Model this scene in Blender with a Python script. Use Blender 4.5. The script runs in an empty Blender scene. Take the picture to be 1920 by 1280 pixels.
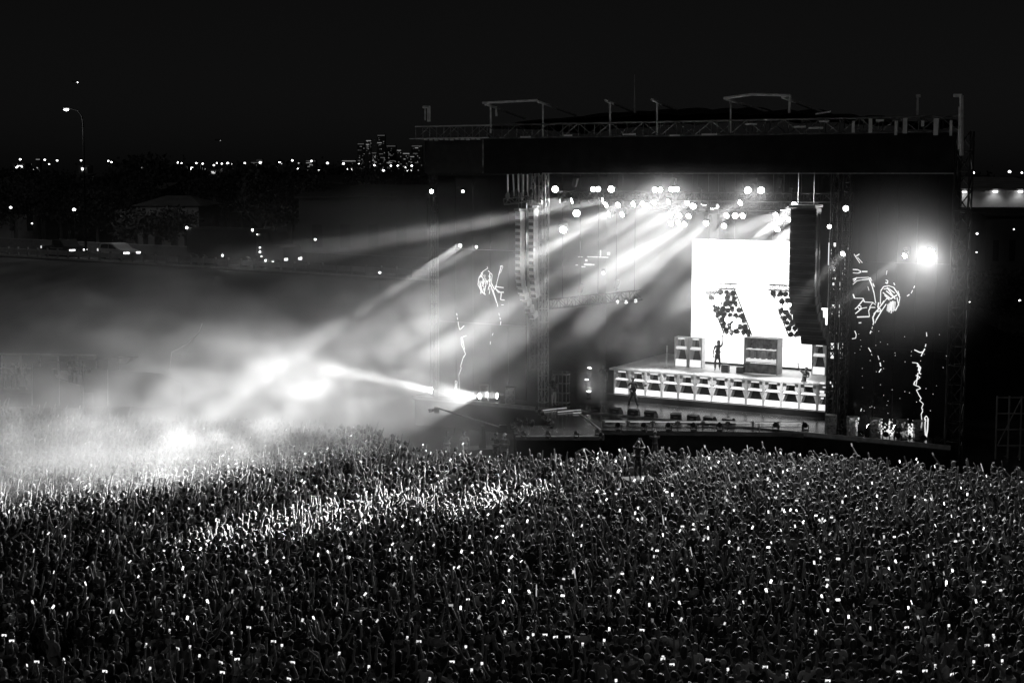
import bpy, bmesh, math, random
import numpy as np
from mathutils import Vector, Matrix, Euler
random.seed(7); RNG = np.random.default_rng(7)
SC = bpy.context.scene
COL = SC.collection
PI = math.pi
# ------------------------------------------------------------------ camera
LENS = 50.0; CAM_H = 15.0
FPX = LENS / 36.0 * 1920
PITCH = math.atan(315 / FPX)
cam_d = bpy.data.cameras.new('camera'); cam = bpy.data.objects.new('camera', cam_d); COL.objects.link(cam)
cam_d.lens = LENS; cam_d.sensor_width = 36; cam_d.clip_start = 0.5; cam_d.clip_end = 9000
cam.location = (0, 0, CAM_H); cam.rotation_euler = (PI / 2 - PITCH, 0, 0)
SC.camera = cam
# ------------------------------------------------------------------ sky, added front fill, exposure
W = bpy.data.worlds.new('World'); SC.world = W; W.use_nodes = True
nt = W.node_tree; nt.nodes.clear()
sky = nt.nodes.new('ShaderNodeTexSky'); sky.sky_type = 'NISHITA'; sky.sun_disc = False
sky.sun_elevation = math.radians(24); sky.sun_rotation = math.radians(190)
bw = nt.nodes.new('ShaderNodeRGBToBW'); bg = nt.nodes.new('ShaderNodeBackground'); wo = nt.nodes.new('ShaderNodeOutputWorld')
nt.links.new(sky.outputs[0], bw.inputs[0]); nt.links.new(bw.outputs[0], bg.inputs[0]); nt.links.new(bg.outputs[0], wo.inputs[0])
bg.inputs[1].default_value = 0.00064
front_fill_d = bpy.data.lights.new('front_fill', 'SUN'); front_fill = bpy.data.objects.new('front_fill', front_fill_d); COL.objects.link(front_fill)  # unseen weak fill added behind the camera to lift pale fronts
front_fill_d.energy = 0.04; front_fill_d.angle = math.radians(0.5); front_fill_d.color = (1, 0.98, 0.96)
front_fill.rotation_euler = (math.radians(58), 0, math.radians(-14))
SC.view_settings.view_transform = 'Standard'; SC.view_settings.look = 'None'
SC.view_settings.exposure = 0.0; SC.view_settings.gamma = 1.0
cy = SC.cycles
SC.render.engine = 'CYCLES'
cy.use_denoising = True
cy.max_bounces = 3; cy.diffuse_bounces = 2; cy.glossy_bounces = 2; cy.transmission_bounces = 2; cy.volume_bounces = 1
cy.transparent_max_bounces = 8; cy.caustics_reflective = False; cy.caustics_refractive = False
cy.volume_step_rate = 2.4; cy.volume_max_steps = 512
cy.sample_clamp_indirect = 2.0; cy.sample_clamp_direct = 25.0
cy.use_adaptive_sampling = True; cy.adaptive_threshold = 0.02
cy.use_light_tree = True
# ------------------------------------------------------------------ places: a pixel of the photograph plus a known height or depth gives a point
CA, SA = math.cos(PITCH), math.sin(PITCH)
def ray(px, py):
    u = (px - 960) / FPX; v = -(py - 640) / FPX
    return Vector((u, CA + v * SA, -SA + v * CA))
def at(px, py, D):
    d = ray(px, py); return Vector((0, 0, CAM_H)) + d * (D / d.y)
def onz(px, py, z):
    d = ray(px, py); t = (z - CAM_H) / d.z; return Vector((0, 0, CAM_H)) + d * t
# the stage's own frame: s runs along its front, n goes upstage, z up
SROT = -math.radians(30); CE, SE = math.cos(-SROT), math.sin(-SROT)
SX, SY = -5.6, 84.3
def S(s, n, z): return Vector((SX + s * CE + n * SE, SY - s * SE + n * CE, z))
def inv(p):
    x, y = p[0] - SX, p[1] - SY; return Vector((x * CE - y * SE, x * SE + y * CE, p[2]))
def onn(px, py, n):
    d = ray(px, py); t = (n + SX * SE + SY * CE) / (d.x * SE + d.y * CE)
    return inv(Vector((0, 0, CAM_H)) + d * t)
# ------------------------------------------------------------------ materials (all grey: the photograph is black and white)
MATS = {}
def mat(name, v=0.2, rough=0.6, metal=0.0, spec=0.5, noise=0.0, scale=3.0, bump=0.0, emit=0.0, sample=False, objcol=False, attr=None, sheen=0.0, alpha=1.0):
    if name in MATS: return MATS[name]
    m = bpy.data.materials.new(name); m.use_nodes = True; MATS[name] = m
    n = m.node_tree; b = n.nodes['Principled BSDF']
    b.inputs['Roughness'].default_value = rough; b.inputs['Metallic'].default_value = metal
    b.inputs['Specular IOR Level'].default_value = spec
    b.inputs['Base Color'].default_value = (v, v, v, 1)
    if sheen:
        b.inputs['Sheen Weight'].default_value = sheen; b.inputs['Sheen Roughness'].default_value = 0.4
    src = None
    if objcol:
        oi = n.nodes.new('ShaderNodeObjectInfo'); src = oi.outputs['Color']
    if attr:
        a = n.nodes.new('ShaderNodeAttribute'); a.attribute_name = attr; src = a.outputs['Fac']
    if noise or bump:
        tc = n.nodes.new('ShaderNodeTexCoord'); t = n.nodes.new('ShaderNodeTexNoise'); t.inputs['Scale'].default_value = scale; t.inputs['Detail'].default_value = 6
        n.links.new(tc.outputs['Object'], t.inputs['Vector'])
        if noise:
            mr = n.nodes.new('ShaderNodeMapRange'); mr.inputs['From Min'].default_value = 0.3; mr.inputs['From Max'].default_value = 0.7
            mr.inputs['To Min'].default_value = 1 - noise; mr.inputs['To Max'].default_value = 1 + noise
            n.links.new(t.outputs['Fac'], mr.inputs['Value'])
            mx = n.nodes.new('ShaderNodeMix'); mx.data_type = 'RGBA'; mx.blend_type = 'MULTIPLY'; mx.inputs[0].default_value = 1
            mx.inputs[6].default_value = (v, v, v, 1)
            if src: n.links.new(src, mx.inputs[6])
            n.links.new(mr.outputs[0], mx.inputs[7]); src = mx.outputs[2]
        if bump:
            bp = n.nodes.new('ShaderNodeBump'); bp.inputs['Strength'].default_value = bump; bp.inputs['Distance'].default_value = 0.05
            n.links.new(t.outputs['Fac'], bp.inputs['Height']); n.links.new(bp.outputs[0], b.inputs['Normal'])
    if src: n.links.new(src, b.inputs['Base Color'])
    if emit:
        b.inputs['Emission Color'].default_value = (1, 1, 1, 1); b.inputs['Emission Strength'].default_value = emit
        m.cycles.emission_sampling = 'FRONT' if sample else 'NONE'
    else: m.cycles.emission_sampling = 'NONE'
    if alpha < 1: b.inputs['Alpha'].default_value = alpha
    return m
M_BLACK = mat('black_drape', 0.012, 0.9, noise=0.4, scale=1.5, spec=0.1)
M_BLKM = mat('black_metal', 0.02, 0.45, 0.0, noise=0.3)
M_ALU = mat('aluminium', 0.5, 0.4, 0.7, noise=0.25, scale=4)
M_ALUD = mat('dull_aluminium', 0.2, 0.5, 0.5, noise=0.3, scale=4)
M_DECK = mat('stage_deck_gloss', 0.035, 0.22, 0, 0.6, noise=0.5, scale=1.2, bump=0.15)
M_GRAY = mat('grey_paint', 0.3, 0.5, noise=0.2)
M_WHITE = mat('white_paint', 0.75, 0.5, noise=0.08)
M_LENS = mat('lamp_lens', 0.8, 0.2, emit=30.0)
M_LENSB = mat('blinder_lens', 0.8, 0.2, emit=60.0)
M_LENSD = mat('dim_lamp_lens', 0.8, 0.2, emit=2.5)
M_SCREEN = mat('white_video_screen', 0.02, 0.5, emit=2.2, sample=True)
M_ART = mat('screen_picture_lines', 0.02, 0.5, emit=0.95)
M_ARTD = mat('screen_picture_faint', 0.02, 0.5, emit=0.28)
M_STRIP = mat('white_light_strip', 0.5, 0.5, emit=0.95, sample=True)
M_LAMPF = mat('far_lamp', 0.8, 0.4, emit=6.0)
M_LAMPS = mat('far_lamp_soft', 0.8, 0.4, emit=0.7)
M_WIN = mat('lit_window', 0.3, 0.4, emit=0.22)
M_WIND = mat('dim_lit_window', 0.3, 0.4, emit=0.07)
M_PHONE = mat('phone_screen', 0.05, 0.3, emit=1.3)
M_TORCH = mat('phone_torch', 0.5, 0.3, emit=8.0)
M_RUB = mat('rubber', 0.03, 0.8)
M_CON = mat('concrete', 0.32, 0.85, noise=0.25, scale=0.8)
M_GLASS = mat('dark_glass', 0.02, 0.08, 0, 0.6)
M_FRAME = mat('light_cabinet_paint', 0.8, 0.45, noise=0.15, scale=2.5)
M_SKIN = mat('skin', 0.26, 0.5, noise=0.12, scale=14, sheen=0.1)
M_HAIR = mat('dark_hair', 0.035, 0.35, 0, 0.6, noise=0.5, scale=40, bump=0.4, sheen=0.3)
M_HAIRF = mat('fair_hair', 0.22, 0.4, 0, 0.5, noise=0.4, scale=40, bump=0.4, sheen=0.3)
M_CLOTH = mat('cloth', 0.2, 0.85, objcol=True, noise=0.15, scale=6, bump=0.2, sheen=0.35)
M_JEANS = mat('trousers', 0.05, 0.85, noise=0.3, scale=8)
M_MCLOTH = mat('crowd_cloth', 0.2, 0.85, attr='tone', sheen=0.35)
M_MSKIN = mat('crowd_skin', 0.34, 0.5, attr='tone', sheen=0.1)
M_MHAIR = mat('crowd_hair', 0.04, 0.38, 0, 0.6, attr='tone', sheen=0.3)
# ------------------------------------------------------------------ mesh helpers
class MB:
    def __init__(s): s.v = []; s.f = []
    def add(s, vs, fs):
        o = len(s.v); s.v += [tuple(v) for v in vs]; s.f += [tuple(i + o for i in f) for f in fs]; return s
    def box(s, c, d, rot=None):
        hx, hy, hz = d[0] / 2, d[1] / 2, d[2] / 2
        vs = [Vector((x, y, z)) for x in (-hx, hx) for y in (-hy, hy) for z in (-hz, hz)]
        if rot is not None: vs = [rot @ v for v in vs]
        c = Vector(c)
        return s.add([v + c for v in vs], [(0, 1, 3, 2), (4, 6, 7, 5), (0, 4, 5, 1), (2, 3, 7, 6), (0, 2, 6, 4), (1, 5, 7, 3)])
    def bb(s, x0, x1, y0, y1, z0, z1): return s.box(((x0 + x1) / 2, (y0 + y1) / 2, (z0 + z1) / 2), (abs(x1 - x0), abs(y1 - y0), abs(z1 - z0)))
    def cyl(s, p0, p1, r0, r1=None, n=8, caps=True):
        r1 = r0 if r1 is None else r1; p0, p1 = Vector(p0), Vector(p1); d = p1 - p0
        q = d.to_track_quat('Z', 'Y').to_matrix() if d.length > 1e-9 else Matrix.Identity(3)
        vs = []
        for p, r in ((p0, r0), (p1, r1)):
            for k in range(n): a = 2 * PI * k / n; vs.append(p + q @ Vector((r * math.cos(a), r * math.sin(a), 0)))
        fs = [(k, (k + 1) % n, n + (k + 1) % n, n + k) for k in range(n)]
        if caps: fs += [tuple(range(n - 1, -1, -1)), tuple(range(n, 2 * n))]
        return s.add(vs, fs)
    def tube(s, pts, r, n=6):
        for a, b in zip(pts[:-1], pts[1:]): s.cyl(a, b, r, r, n)
        return s
    def sphere(s, c, r, n=10, m=6):
        c = Vector(c); r = (r, r, r) if not hasattr(r, '__len__') else r
        vs = [c + Vector((0, 0, -r[2]))]
        for i in range(1, m):
            t = -PI / 2 + PI * i / m
            for k in range(n): a = 2 * PI * k / n; vs.append(c + Vector((r[0] * math.cos(t) * math.cos(a), r[1] * math.cos(t) * math.sin(a), r[2] * math.sin(t))))
        vs.append(c + Vector((0, 0, r[2]))); L = len(vs) - 1
        fs = [(0, 1 + (k + 1) % n, 1 + k) for k in range(n)]
        for i in range(m - 2):
            b = 1 + i * n
            fs += [(b + k, b + (k + 1) % n, b + n + (k + 1) % n, b + n + k) for k in range(n)]
        b = 1 + (m - 2) * n
        fs += [(b + k, b + (k + 1) % n, L) for k in range(n)]
        return s.add(vs, fs)
    def prism(s, poly, z0, z1):
        n = len(poly)
        vs = [(p[0], p[1], z0) for p in poly] + [(p[0], p[1], z1) for p in poly]
        return s.add(vs, [tuple(range(n - 1, -1, -1)), tuple(range(n, 2 * n))] + [(k, (k + 1) % n, n + (k + 1) % n, n + k) for k in range(n)])
    def truss(s, p0, p1, w=0.5, r=0.03, bay=0.6, up=(0, 0, 1)):
        p0, p1 = Vector(p0), Vector(p1); d = (p1 - p0); L = d.length; d.normalize()
        u = Vector(up); a = d.cross(u); a = a.normalized() if a.length > 1e-6 else Vector((1, 0, 0)); b = a.cross(d).normalized()
        cs = [(a * i + b * j) * (w / 2) for i, j in ((-1, -1), (1, -1), (1, 1), (-1, 1))]
        for c in cs: s.cyl(p0 + c, p1 + c, r, r, 5)
        k = max(2, int(L / bay))
        for i in range(k):
            q0 = p0 + d * (L * i / k); q1 = p0 + d * (L * (i + 1) / k)
            for j in range(4):
                c0, c1 = cs[j], cs[(j + 1) % 4]
                if i % 2: c0, c1 = c1, c0
                s.cyl(q0 + c0, q1 + c1, r * 0.6, r * 0.6, 4, False)
                s.cyl(q0 + c0, q0 + c1, r * 0.6, r * 0.6, 4, False)
        return s
    def mesh(s, name, m, smooth=False):
        me = bpy.data.meshes.new(name); me.from_pydata(s.v, [], s.f); me.update()
        for x in (m if isinstance(m, (list, tuple)) else [m]): me.materials.append(x)
        if smooth: me.polygons.foreach_set('use_smooth', [True] * len(me.polygons))
        return me
    def build(s, name, m, parent=None, smooth=False, kind=None, loc=None):
        return link(name, s.mesh(name, m, smooth), parent, kind, loc)
def link(name, me, parent=None, kind=None, loc=None, label=None):
    o = bpy.data.objects.new(name, me); COL.objects.link(o); o.parent = parent
    if kind: o['kind'] = kind
    if loc is not None: o.location = loc
    if label: o['label'] = label
    return o
def tag(o, label, cat=None, group=None, kind=None):
    o['label'] = label
    if cat: o['category'] = cat
    if group: o['group'] = group
    if kind: o['kind'] = kind
    return o
def thing(name, label, cat, loc=(0, 0, 0), rotz=0.0, group=None, rot=None):
    o = bpy.data.objects.new(name, None); COL.objects.link(o); o.location = loc
    o.rotation_euler = rot if rot is not None else (0, 0, rotz); o.empty_display_size = 0.1
    return tag(o, label, cat, group)
def copy_tree(o, parent=None):
    c = o.copy(); COL.objects.link(c); c.parent = parent
    for ch in o.children: copy_tree(ch, c)
    return c
def spot(parent, loc, target, energy, angle, blend=0.3, radius=0.12, world=True):
    """the light a lamp throws, under the lamp's own root; loc and target in world space"""
    d = bpy.data.lights.new('lamp_light', 'SPOT'); d.energy = energy; d.spot_size = math.radians(angle); d.spot_blend = blend; d.shadow_soft_size = radius
    o = bpy.data.objects.new('lamp_light', d); COL.objects.link(o)
    v = Vector(target) - Vector(loc); q = v.to_track_quat('-Z', 'Y')
    o.matrix_world = Matrix.Translation(Vector(loc)) @ q.to_matrix().to_4x4()
    if parent is not None:
        o.parent = parent; o.matrix_parent_inverse = mw(parent).inverted()
    return o
def mw(o):
    m = o.matrix_basis.copy()
    return mw(o.parent) @ m if o.parent else m
def beam(parent, loc, target, energy, angle, size=0.4):
    d = bpy.data.lights.new('lamp_light', 'AREA'); d.shape = 'DISK'; d.size = size; d.spread = math.radians(angle); d.energy = energy
    o = bpy.data.objects.new('lamp_light', d); COL.objects.link(o)
    v = Vector(target) - Vector(loc); o.matrix_world = Matrix.Translation(Vector(loc)) @ v.to_track_quat('-Z', 'Y').to_matrix().to_4x4()
    o.parent = parent; o.matrix_parent_inverse = mw(parent).inverted()
    return o
ORD = ['first', 'second', 'third', 'fourth', 'fifth', 'sixth', 'seventh', 'eighth', 'ninth', 'tenth', 'eleventh', 'twelfth']
def nth(k):  # 1-based
    if k <= 12: return ORD[k - 1]
    return f"{k}{'th' if 10 < k % 100 < 14 else {1: 'st', 2: 'nd', 3: 'rd'}.get(k % 10, 'th')}"
def pick(poly, x, y):
    c = False; n = len(poly); j = n - 1
    for i in range(n):
        xi, yi = poly[i]; xj, yj = poly[j]
        if (yi > y) != (yj > y) and x < (xj - xi) * (y - yi) / (yj - yi) + xi: c = not c
        j = i
    return c
# ------------------------------------------------------------------ smoke: one drifting bank of stage smoke, its density a field on a grid
class X:
    """a value in the density field"""
    t = None
    def __init__(s, o): s.o = o
    @staticmethod
    def m(op, a, b=None, c=None, clamp=False):
        n = X.t.nodes.new('ShaderNodeMath'); n.operation = op; n.use_clamp = clamp
        for i, q in enumerate((a, b, c)):
            if q is None: continue
            if isinstance(q, X): X.t.links.new(q.o, n.inputs[i])
            else: n.inputs[i].default_value = q
        return X(n.outputs[0])
    def __add__(s, b): return X.m('ADD', s, b)
    __radd__ = __add__
    def __sub__(s, b): return X.m('SUBTRACT', s, b)
    def __rsub__(s, b): return X.m('SUBTRACT', b, s)
    def __mul__(s, b): return X.m('MULTIPLY', s, b)
    __rmul__ = __mul__
    def __truediv__(s, b): return X.m('DIVIDE', s, b)
def smooth(x, a, b, lo=0.0, hi=1.0):
    n = X.t.nodes.new('ShaderNodeMapRange'); n.interpolation_type = 'SMOOTHSTEP'
    X.t.links.new(x.o, n.inputs['Value'])
    for k, q in (('From Min', a), ('From Max', b), ('To Min', lo), ('To Max', hi)): n.inputs[k].default_value = q
    return X(n.outputs[0])
def noise3(vec, scale, detail=3, rough=0.55, dist=0.0, off=(0, 0, 0), sc=(1, 1, 1)):
    t = X.t
    mp = t.nodes.new('ShaderNodeVectorMath'); mp.operation = 'MULTIPLY_ADD'; t.links.new(vec, mp.inputs[0]); mp.inputs[1].default_value = sc; mp.inputs[2].default_value = off
    n = t.nodes.new('ShaderNodeTexNoise'); n.inputs['Scale'].default_value = scale; n.inputs['Detail'].default_value = detail
    n.inputs['Roughness'].default_value = rough; n.inputs['Distortion'].default_value = dist
    t.links.new(mp.outputs[0], n.inputs['Vector']); return X(n.outputs[0])
def blob(P, c, r):
    """1 at c falling smoothly to 0 at distance r (an ellipsoid)"""
    x, y, z = P
    dx, dy, dz = (x - c[0]) / r[0], (y - c[1]) / r[1], (z - c[2]) / r[2]
    q = dx * dx + dy * dy + dz * dz
    return smooth(X.m('SQRT', q), 1.0, 0.15)
def build_smoke():
    ng = bpy.data.node_groups.new('smoke_field', 'GeometryNodeTree'); X.t = ng
    ng.interface.new_socket('Geometry', in_out='INPUT', socket_type='NodeSocketGeometry')
    ng.interface.new_socket('Geometry', in_out='OUTPUT', socket_type='NodeSocketGeometry')
    out = ng.nodes.new('NodeGroupOutput')
    pos = ng.nodes.new('GeometryNodeInputPosition'); sx = ng.nodes.new('ShaderNodeSeparateXYZ'); ng.links.new(pos.outputs[0], sx.inputs[0])
    x, y, z = X(sx.outputs[0]), X(sx.outputs[1]), X(sx.outputs[2]); P = (x, y, z); v = pos.outputs[0]
    # stage frame
    s_ = (x - SX) * CE - (y - SY) * SE
    n_ = (x - SX) * SE + (y - SY) * CE
    big = noise3(v, 0.085, 2, 0.5, 0.5, (3.1, 7.7, 1.3), (1, 1, 1.5))
    fine = noise3(v, 0.30, 3, 0.6, 1.4, (11, 5, 2), (0.75, 1, 1.5))
    vfine = noise3(v, 0.85, 2, 0.6, 1.0, (2, 3, 8), (0.8, 1, 1.4))
    nz = big * 0.34 + fine * 0.42 + vfine * 0.24
    # bank over the crowd, with a front that runs from the camera-left towards the corner of the stage
    d = (x + 4.0) * -0.607 + (y - 68.8) * 0.794 + (fine - 0.5) * 4.0
    front = smooth(d, -0.6, 1.6)
    right = smooth(x + (y - 70.0) * -0.25 + (fine - 0.5) * 8.0, 5.0, -13.0)
    far = smooth(y, 90, 72)
    low = smooth(z + (nz - 0.5) * -16.0, 6.5, 2.2)
    high = smooth(z + (big - 0.5) * -22.0, 13.0, 4.0) * smooth(y, 116, 96)
    thin = smooth(d, 13, 4, 0.16, 1.0)
    bank = front * right * thin * (far * low * smooth(nz, 0.46, 0.60, 0.10, 1.0) * SM_BANK + high * smooth(nz, 0.46, 0.62, 0.05, 1.0) * SM_HIGH)
    # haze held under the stage roof and blown a little way out over the crowd
    instage = smooth(s_, -6, 4) * smooth(s_, 34, 24) * smooth(n_, -7, -0.5) * smooth(n_, 15, 11) * smooth(z, 15.6, 14.0)
    streak = noise3(v, 0.16, 3, 0.6, 0.5, (1, 9, 4), (1, 1, 1))
    haze = instage * smooth(streak * 0.6 + vfine * 0.4, 0.41, 0.57, 0.06, 1.0) * smooth(s_, 24, 11, 0.10, 1.0) * X.m('MAXIMUM', smooth(z, 3.0, 8.0, 0.14, 1.0), smooth(s_, 11, 6)) * smooth(z, 14.2, 11.8, 0.30, 1.0) * SM_STAGE
    left = smooth(x, 3, -4) * smooth(x, -32, -10) * smooth(y, 62, 74) * smooth(z, 15, 9) * smooth(nz, 0.40, 0.60) * smooth(y, 112, 98) * SM_LEFT
    q1 = blob(P, S(10.4, 2.6, 2.9), (1.1, 1.1, 1.5)) * smooth(fine, 0.36, 0.56) * 1.6
    q2 = blob(P, S(11.3, 6.0, 5.0), (1.9, 1.7, 2.0)) * smooth(fine, 0.40, 0.60) * 0.5
    halo_haze = blob(P, S(29.5, -0.8, 11.0), (5.5, 5.5, 5.5)) * 0.014  # haze ball added round the right lamp to carry its halo
    dens = halo_haze + bank + haze + left + q1 + q2
    vc = ng.nodes.new('GeometryNodeVolumeCube')
    mn, mx, vox = (-48, 46, 0.05), (30, 118, 17.0), 0.45
    vc.inputs['Min'].default_value = mn; vc.inputs['Max'].default_value = mx
    for k, i in (('X', 0), ('Y', 1), ('Z', 2)): vc.inputs['Resolution ' + k].default_value = int((mx[i] - mn[i]) / vox)
    ng.links.new(dens.o, vc.inputs['Density'])
    m = bpy.data.materials.new('stage_smoke'); m.use_nodes = True; t = m.node_tree; t.nodes.clear()
    pv = t.nodes.new('ShaderNodeVolumePrincipled'); o = t.nodes.new('ShaderNodeOutputMaterial'); t.links.new(pv.outputs[0], o.inputs['Volume'])
    pv.inputs['Color'].default_value = (0.92, 0.92, 0.92, 1); pv.inputs['Density'].default_value = 1.0; pv.inputs['Anisotropy'].default_value = 0.15
    m.cycles.volume_sampling = 'EQUIANGULAR'
    sm = ng.nodes.new('GeometryNodeSetMaterial'); sm.inputs['Material'].default_value = m
    ng.links.new(vc.outputs[0], sm.inputs[0]); ng.links.new(sm.outputs[0], out.inputs[0])
    b = MB(); b.bb(mn[0], mx[0], mn[1], mx[1], mn[2], mx[2])
    ob = b.build('smoke', m); tag(ob, 'pale stage smoke drifting over the crowd and under the stage roof', None, None, 'stuff')
    md = ob.modifiers.new('field', 'NODES'); md.node_group = ng
SM_BANK, SM_HIGH, SM_STAGE, SM_LEFT = 0.125, 0.07, 0.046, 0.026
build_smoke()
# ------------------------------------------------------------------ people
def skin_mesh(name, nodes, edges, m, levels=1, root=0):
    """grow one continuous surface round a skeleton: nodes [(x, y, z, rx, ry)]"""
    me = bpy.data.meshes.new('tmp'); me.from_pydata([n[:3] for n in nodes], edges, [])
    ob = bpy.data.objects.new('tmp', me); COL.objects.link(ob)
    md = ob.modifiers.new('s', 'SKIN'); md.use_smooth_shade = True; md.branch_smoothing = 0.4
    if not me.skin_vertices: raise RuntimeError('no skin layer')
    for i, n in enumerate(nodes):
        sv = me.skin_vertices[0].data[i]; sv.radius = (n[3], n[4] if len(n) > 4 else n[3]); sv.use_root = (i == root)
    if levels:
        sb = ob.modifiers.new('u', 'SUBSURF'); sb.levels = levels; sb.render_levels = levels
    dg = bpy.context.evaluated_depsgraph_get(); dg.update()
    ev = ob.evaluated_get(dg); r = bpy.data.meshes.new_from_object(ev)
    r.name = name; r.materials.clear(); r.materials.append(m)
    r.polygons.foreach_set('use_smooth', [True] * len(r.polygons))
    bpy.data.objects.remove(ob); bpy.data.meshes.remove(me)
    return r
ARMS = {  # shoulder is at (0.19, 0, 1.41): elbow, wrist for the +x arm
    'down': ((0.25, 0.0, 1.13), (0.24, 0.10, 0.88)),
    'up': ((0.25, 0.06, 1.68), (0.22, 0.10, 1.95)),
    'upout': ((0.40, 0.08, 1.60), (0.50, 0.14, 1.85)),
    'wave': ((0.36, 0.14, 1.52), (0.24, 0.22, 1.77)),
    'phone': ((0.26, 0.22, 1.44), (0.10, 0.36, 1.68)),
    'phonehigh': ((0.24, 0.16, 1.64), (0.14, 0.26, 1.90)),
    'chest': ((0.27, 0.06, 1.16), (0.10, 0.24, 1.22)),
    'fist': ((0.34, 0.12, 1.56), (0.26, 0.20, 1.82)),
    'head': ((0.40, 0.05, 1.55), (0.14, 0.06, 1.72)),
    'forward': ((0.25, 0.24, 1.34), (0.20, 0.48, 1.44)),
    'hip': ((0.40, -0.05, 1.18), (0.20, 0.06, 1.00)),
    'guitarneck': ((0.34, 0.10, 1.18), (0.42, 0.28, 1.26)),
    'strum': ((0.33, 0.04, 1.18), (0.10, 0.22, 1.05)),
}
def mirror(p, sgn): return (p[0] * sgn, p[1], p[2])
def person_meshes(key, armR, armL, lean=(0, 0), hair='short', nod=0.0, legs='stand', hands=True, dress=False):
    """body, shirt, trousers and hair of one pose; facing +y, feet at z = 0"""
    lx, ly = lean
    def L(p):  # lean grows with height above the hips
        k = max(0.0, (p[2] - 0.95) / 0.75)
        return (p[0] + lx * k, p[1] + ly * k, p[2])
    N = []; E = []
    def node(p, r, r2=None, prev=None, shift=True):
        q = L(p) if shift else p
        N.append((q[0], q[1], q[2], r, r2 if r2 else r)); i = len(N) - 1
        if prev is not None: E.append((prev, i))
        return i
    pel = node((0, 0, 0.96), 0.125); wai = node((0, 0, 1.10), 0.115, None, pel); che = node((0, 0, 1.28), 0.135, None, wai)
    upp = node((0, -0.01, 1.42), 0.085, None, che); nec = node((0, 0, 1.50), 0.052, None, upp)
    hy = nod
    jaw = node((0, 0.025 + hy, 1.56), 0.07, None, nec); hd = node((0, 0.012 + hy, 1.64), 0.083, None, jaw); top = node((0, 0.0 + hy, 1.715), 0.05, None, hd)
    wr = []
    for sg, nm in ((1, armR), (-1, armL)):
        e, w = ARMS[nm]; e, w = mirror(e, sg), mirror(w, sg)
        sh = node((0.175 * sg, -0.005, 1.41), 0.058, None, upp)
        el = node(e, 0.042, None, sh); wi = node(w, 0.03, None, el)
        dv = (Vector(w) - Vector(e)).normalized(); side = Vector((1, 0, 0)) - dv * dv.x; side.normalize()
        pa = Vector(w) + dv * 0.065; pi = node(tuple(pa), 0.034, 0.034, wi); wr.append(L(tuple(Vector(w) + dv * 0.1)))
        if hands:
            up = dv.cross(side)
            for k, (o, ln) in enumerate(((-0.036, 0.062), (-0.012, 0.078), (0.013, 0.072), (0.037, 0.055))):
                a = pa + dv * 0.045 + side * o; b = a + dv * ln * 0.6 + side * o * 0.25; c = b + dv * ln * 0.45 - up * 0.02 * sg
                i1 = node(tuple(a), 0.0105, None, pi); i2 = node(tuple(b), 0.0095, None, i1); node(tuple(c), 0.008, None, i2)
            th = Vector(w) + dv * 0.035 - side * 0.05 * sg; i1 = node(tuple(th), 0.013, None, pi); node(tuple(th + dv * 0.05 - side * 0.03 * sg), 0.010, None, i1)
    st = {'stand': ((0.10, 0.0), (0.11, 0.02), (0.11, -0.01)), 'wide': ((0.10, 0.0), (0.19, 0.06), (0.27, -0.02)), 'step': ((0.10, 0.0), (0.12, 0.10), (0.12, 0.02))}[legs]
    LN = []
    for sg in (1, -1):
        ky = st[1][1] * (1 if legs != 'step' else sg); ay = st[2][1] if legs != 'step' else sg * 0.16 - 0.05
        h = node((st[0][0] * sg, 0, 0.90), 0.092, None, pel, False); kn = node((st[1][0] * sg, ky, 0.49), 0.058, None, h, False)
        an = node((st[2][0] * sg, ay, 0.09), 0.042, None, kn, False); node((st[2][0] * sg + 0.02 * sg, ay + 0.15, 0.035), 0.035, None, an, False)
        LN.append((h, kn, an))
    body = skin_mesh('body_' + key, N, E, M_SKIN, 1)
    # shirt: the same skeleton's trunk and upper arms, a little larger
    n2 = [N[pel], N[wai], N[che], N[upp]]; n2 = [(a, b, c, r + 0.018, q + 0.018) for a, b, c, r, q in n2]; e2 = [(0, 1), (1, 2), (2, 3)]
    n2[3] = n2[3][:3] + (0.098, 0.098)
    low = N[pel]; n2.append((low[0], low[1], low[2] - (0.34 if dress else 0.10), 0.17 if dress else 0.142, 0.17 if dress else 0.142)); e2.append((0, len(n2) - 1))
    for sg, nm in ((1, armR), (-1, armL)):
        e = L(mirror(ARMS[nm][0], sg)); sh = L((0.175 * sg, -0.005, 1.41))
        n2.append((*sh, 0.074, 0.074)); a = len(n2) - 1; e2.append((3, a))
        mdl = [sh[i] * 0.35 + e[i] * 0.65 for i in range(3)]; n2.append((*mdl, 0.064, 0.064)); e2.append((a, a + 1))
    shirt = skin_mesh('shirt_' + key, n2, e2, M_CLOTH, 1)
    n3 = [(0, 0, 0.90, 0.115, 0.115), (0, 0, 1.02, 0.122, 0.122)]; e3 = [(0, 1)]
    for h, kn, an in LN:
        b = len(n3); n3 += [(N[h][0] * 0.95, N[h][1], 0.76, 0.088, 0.088), (*N[kn][:3], 0.075, 0.075), (N[an][0], N[an][1], 0.12, 0.062, 0.062)]; e3 += [(0, b), (b, b + 1), (b + 1, b + 2)]
    trou = skin_mesh('trousers_' + key, n3, e3, M_JEANS, 1)
    hc = Vector(L((0, 0.0 + hy, 1.655)))
    hm = MB()
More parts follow.
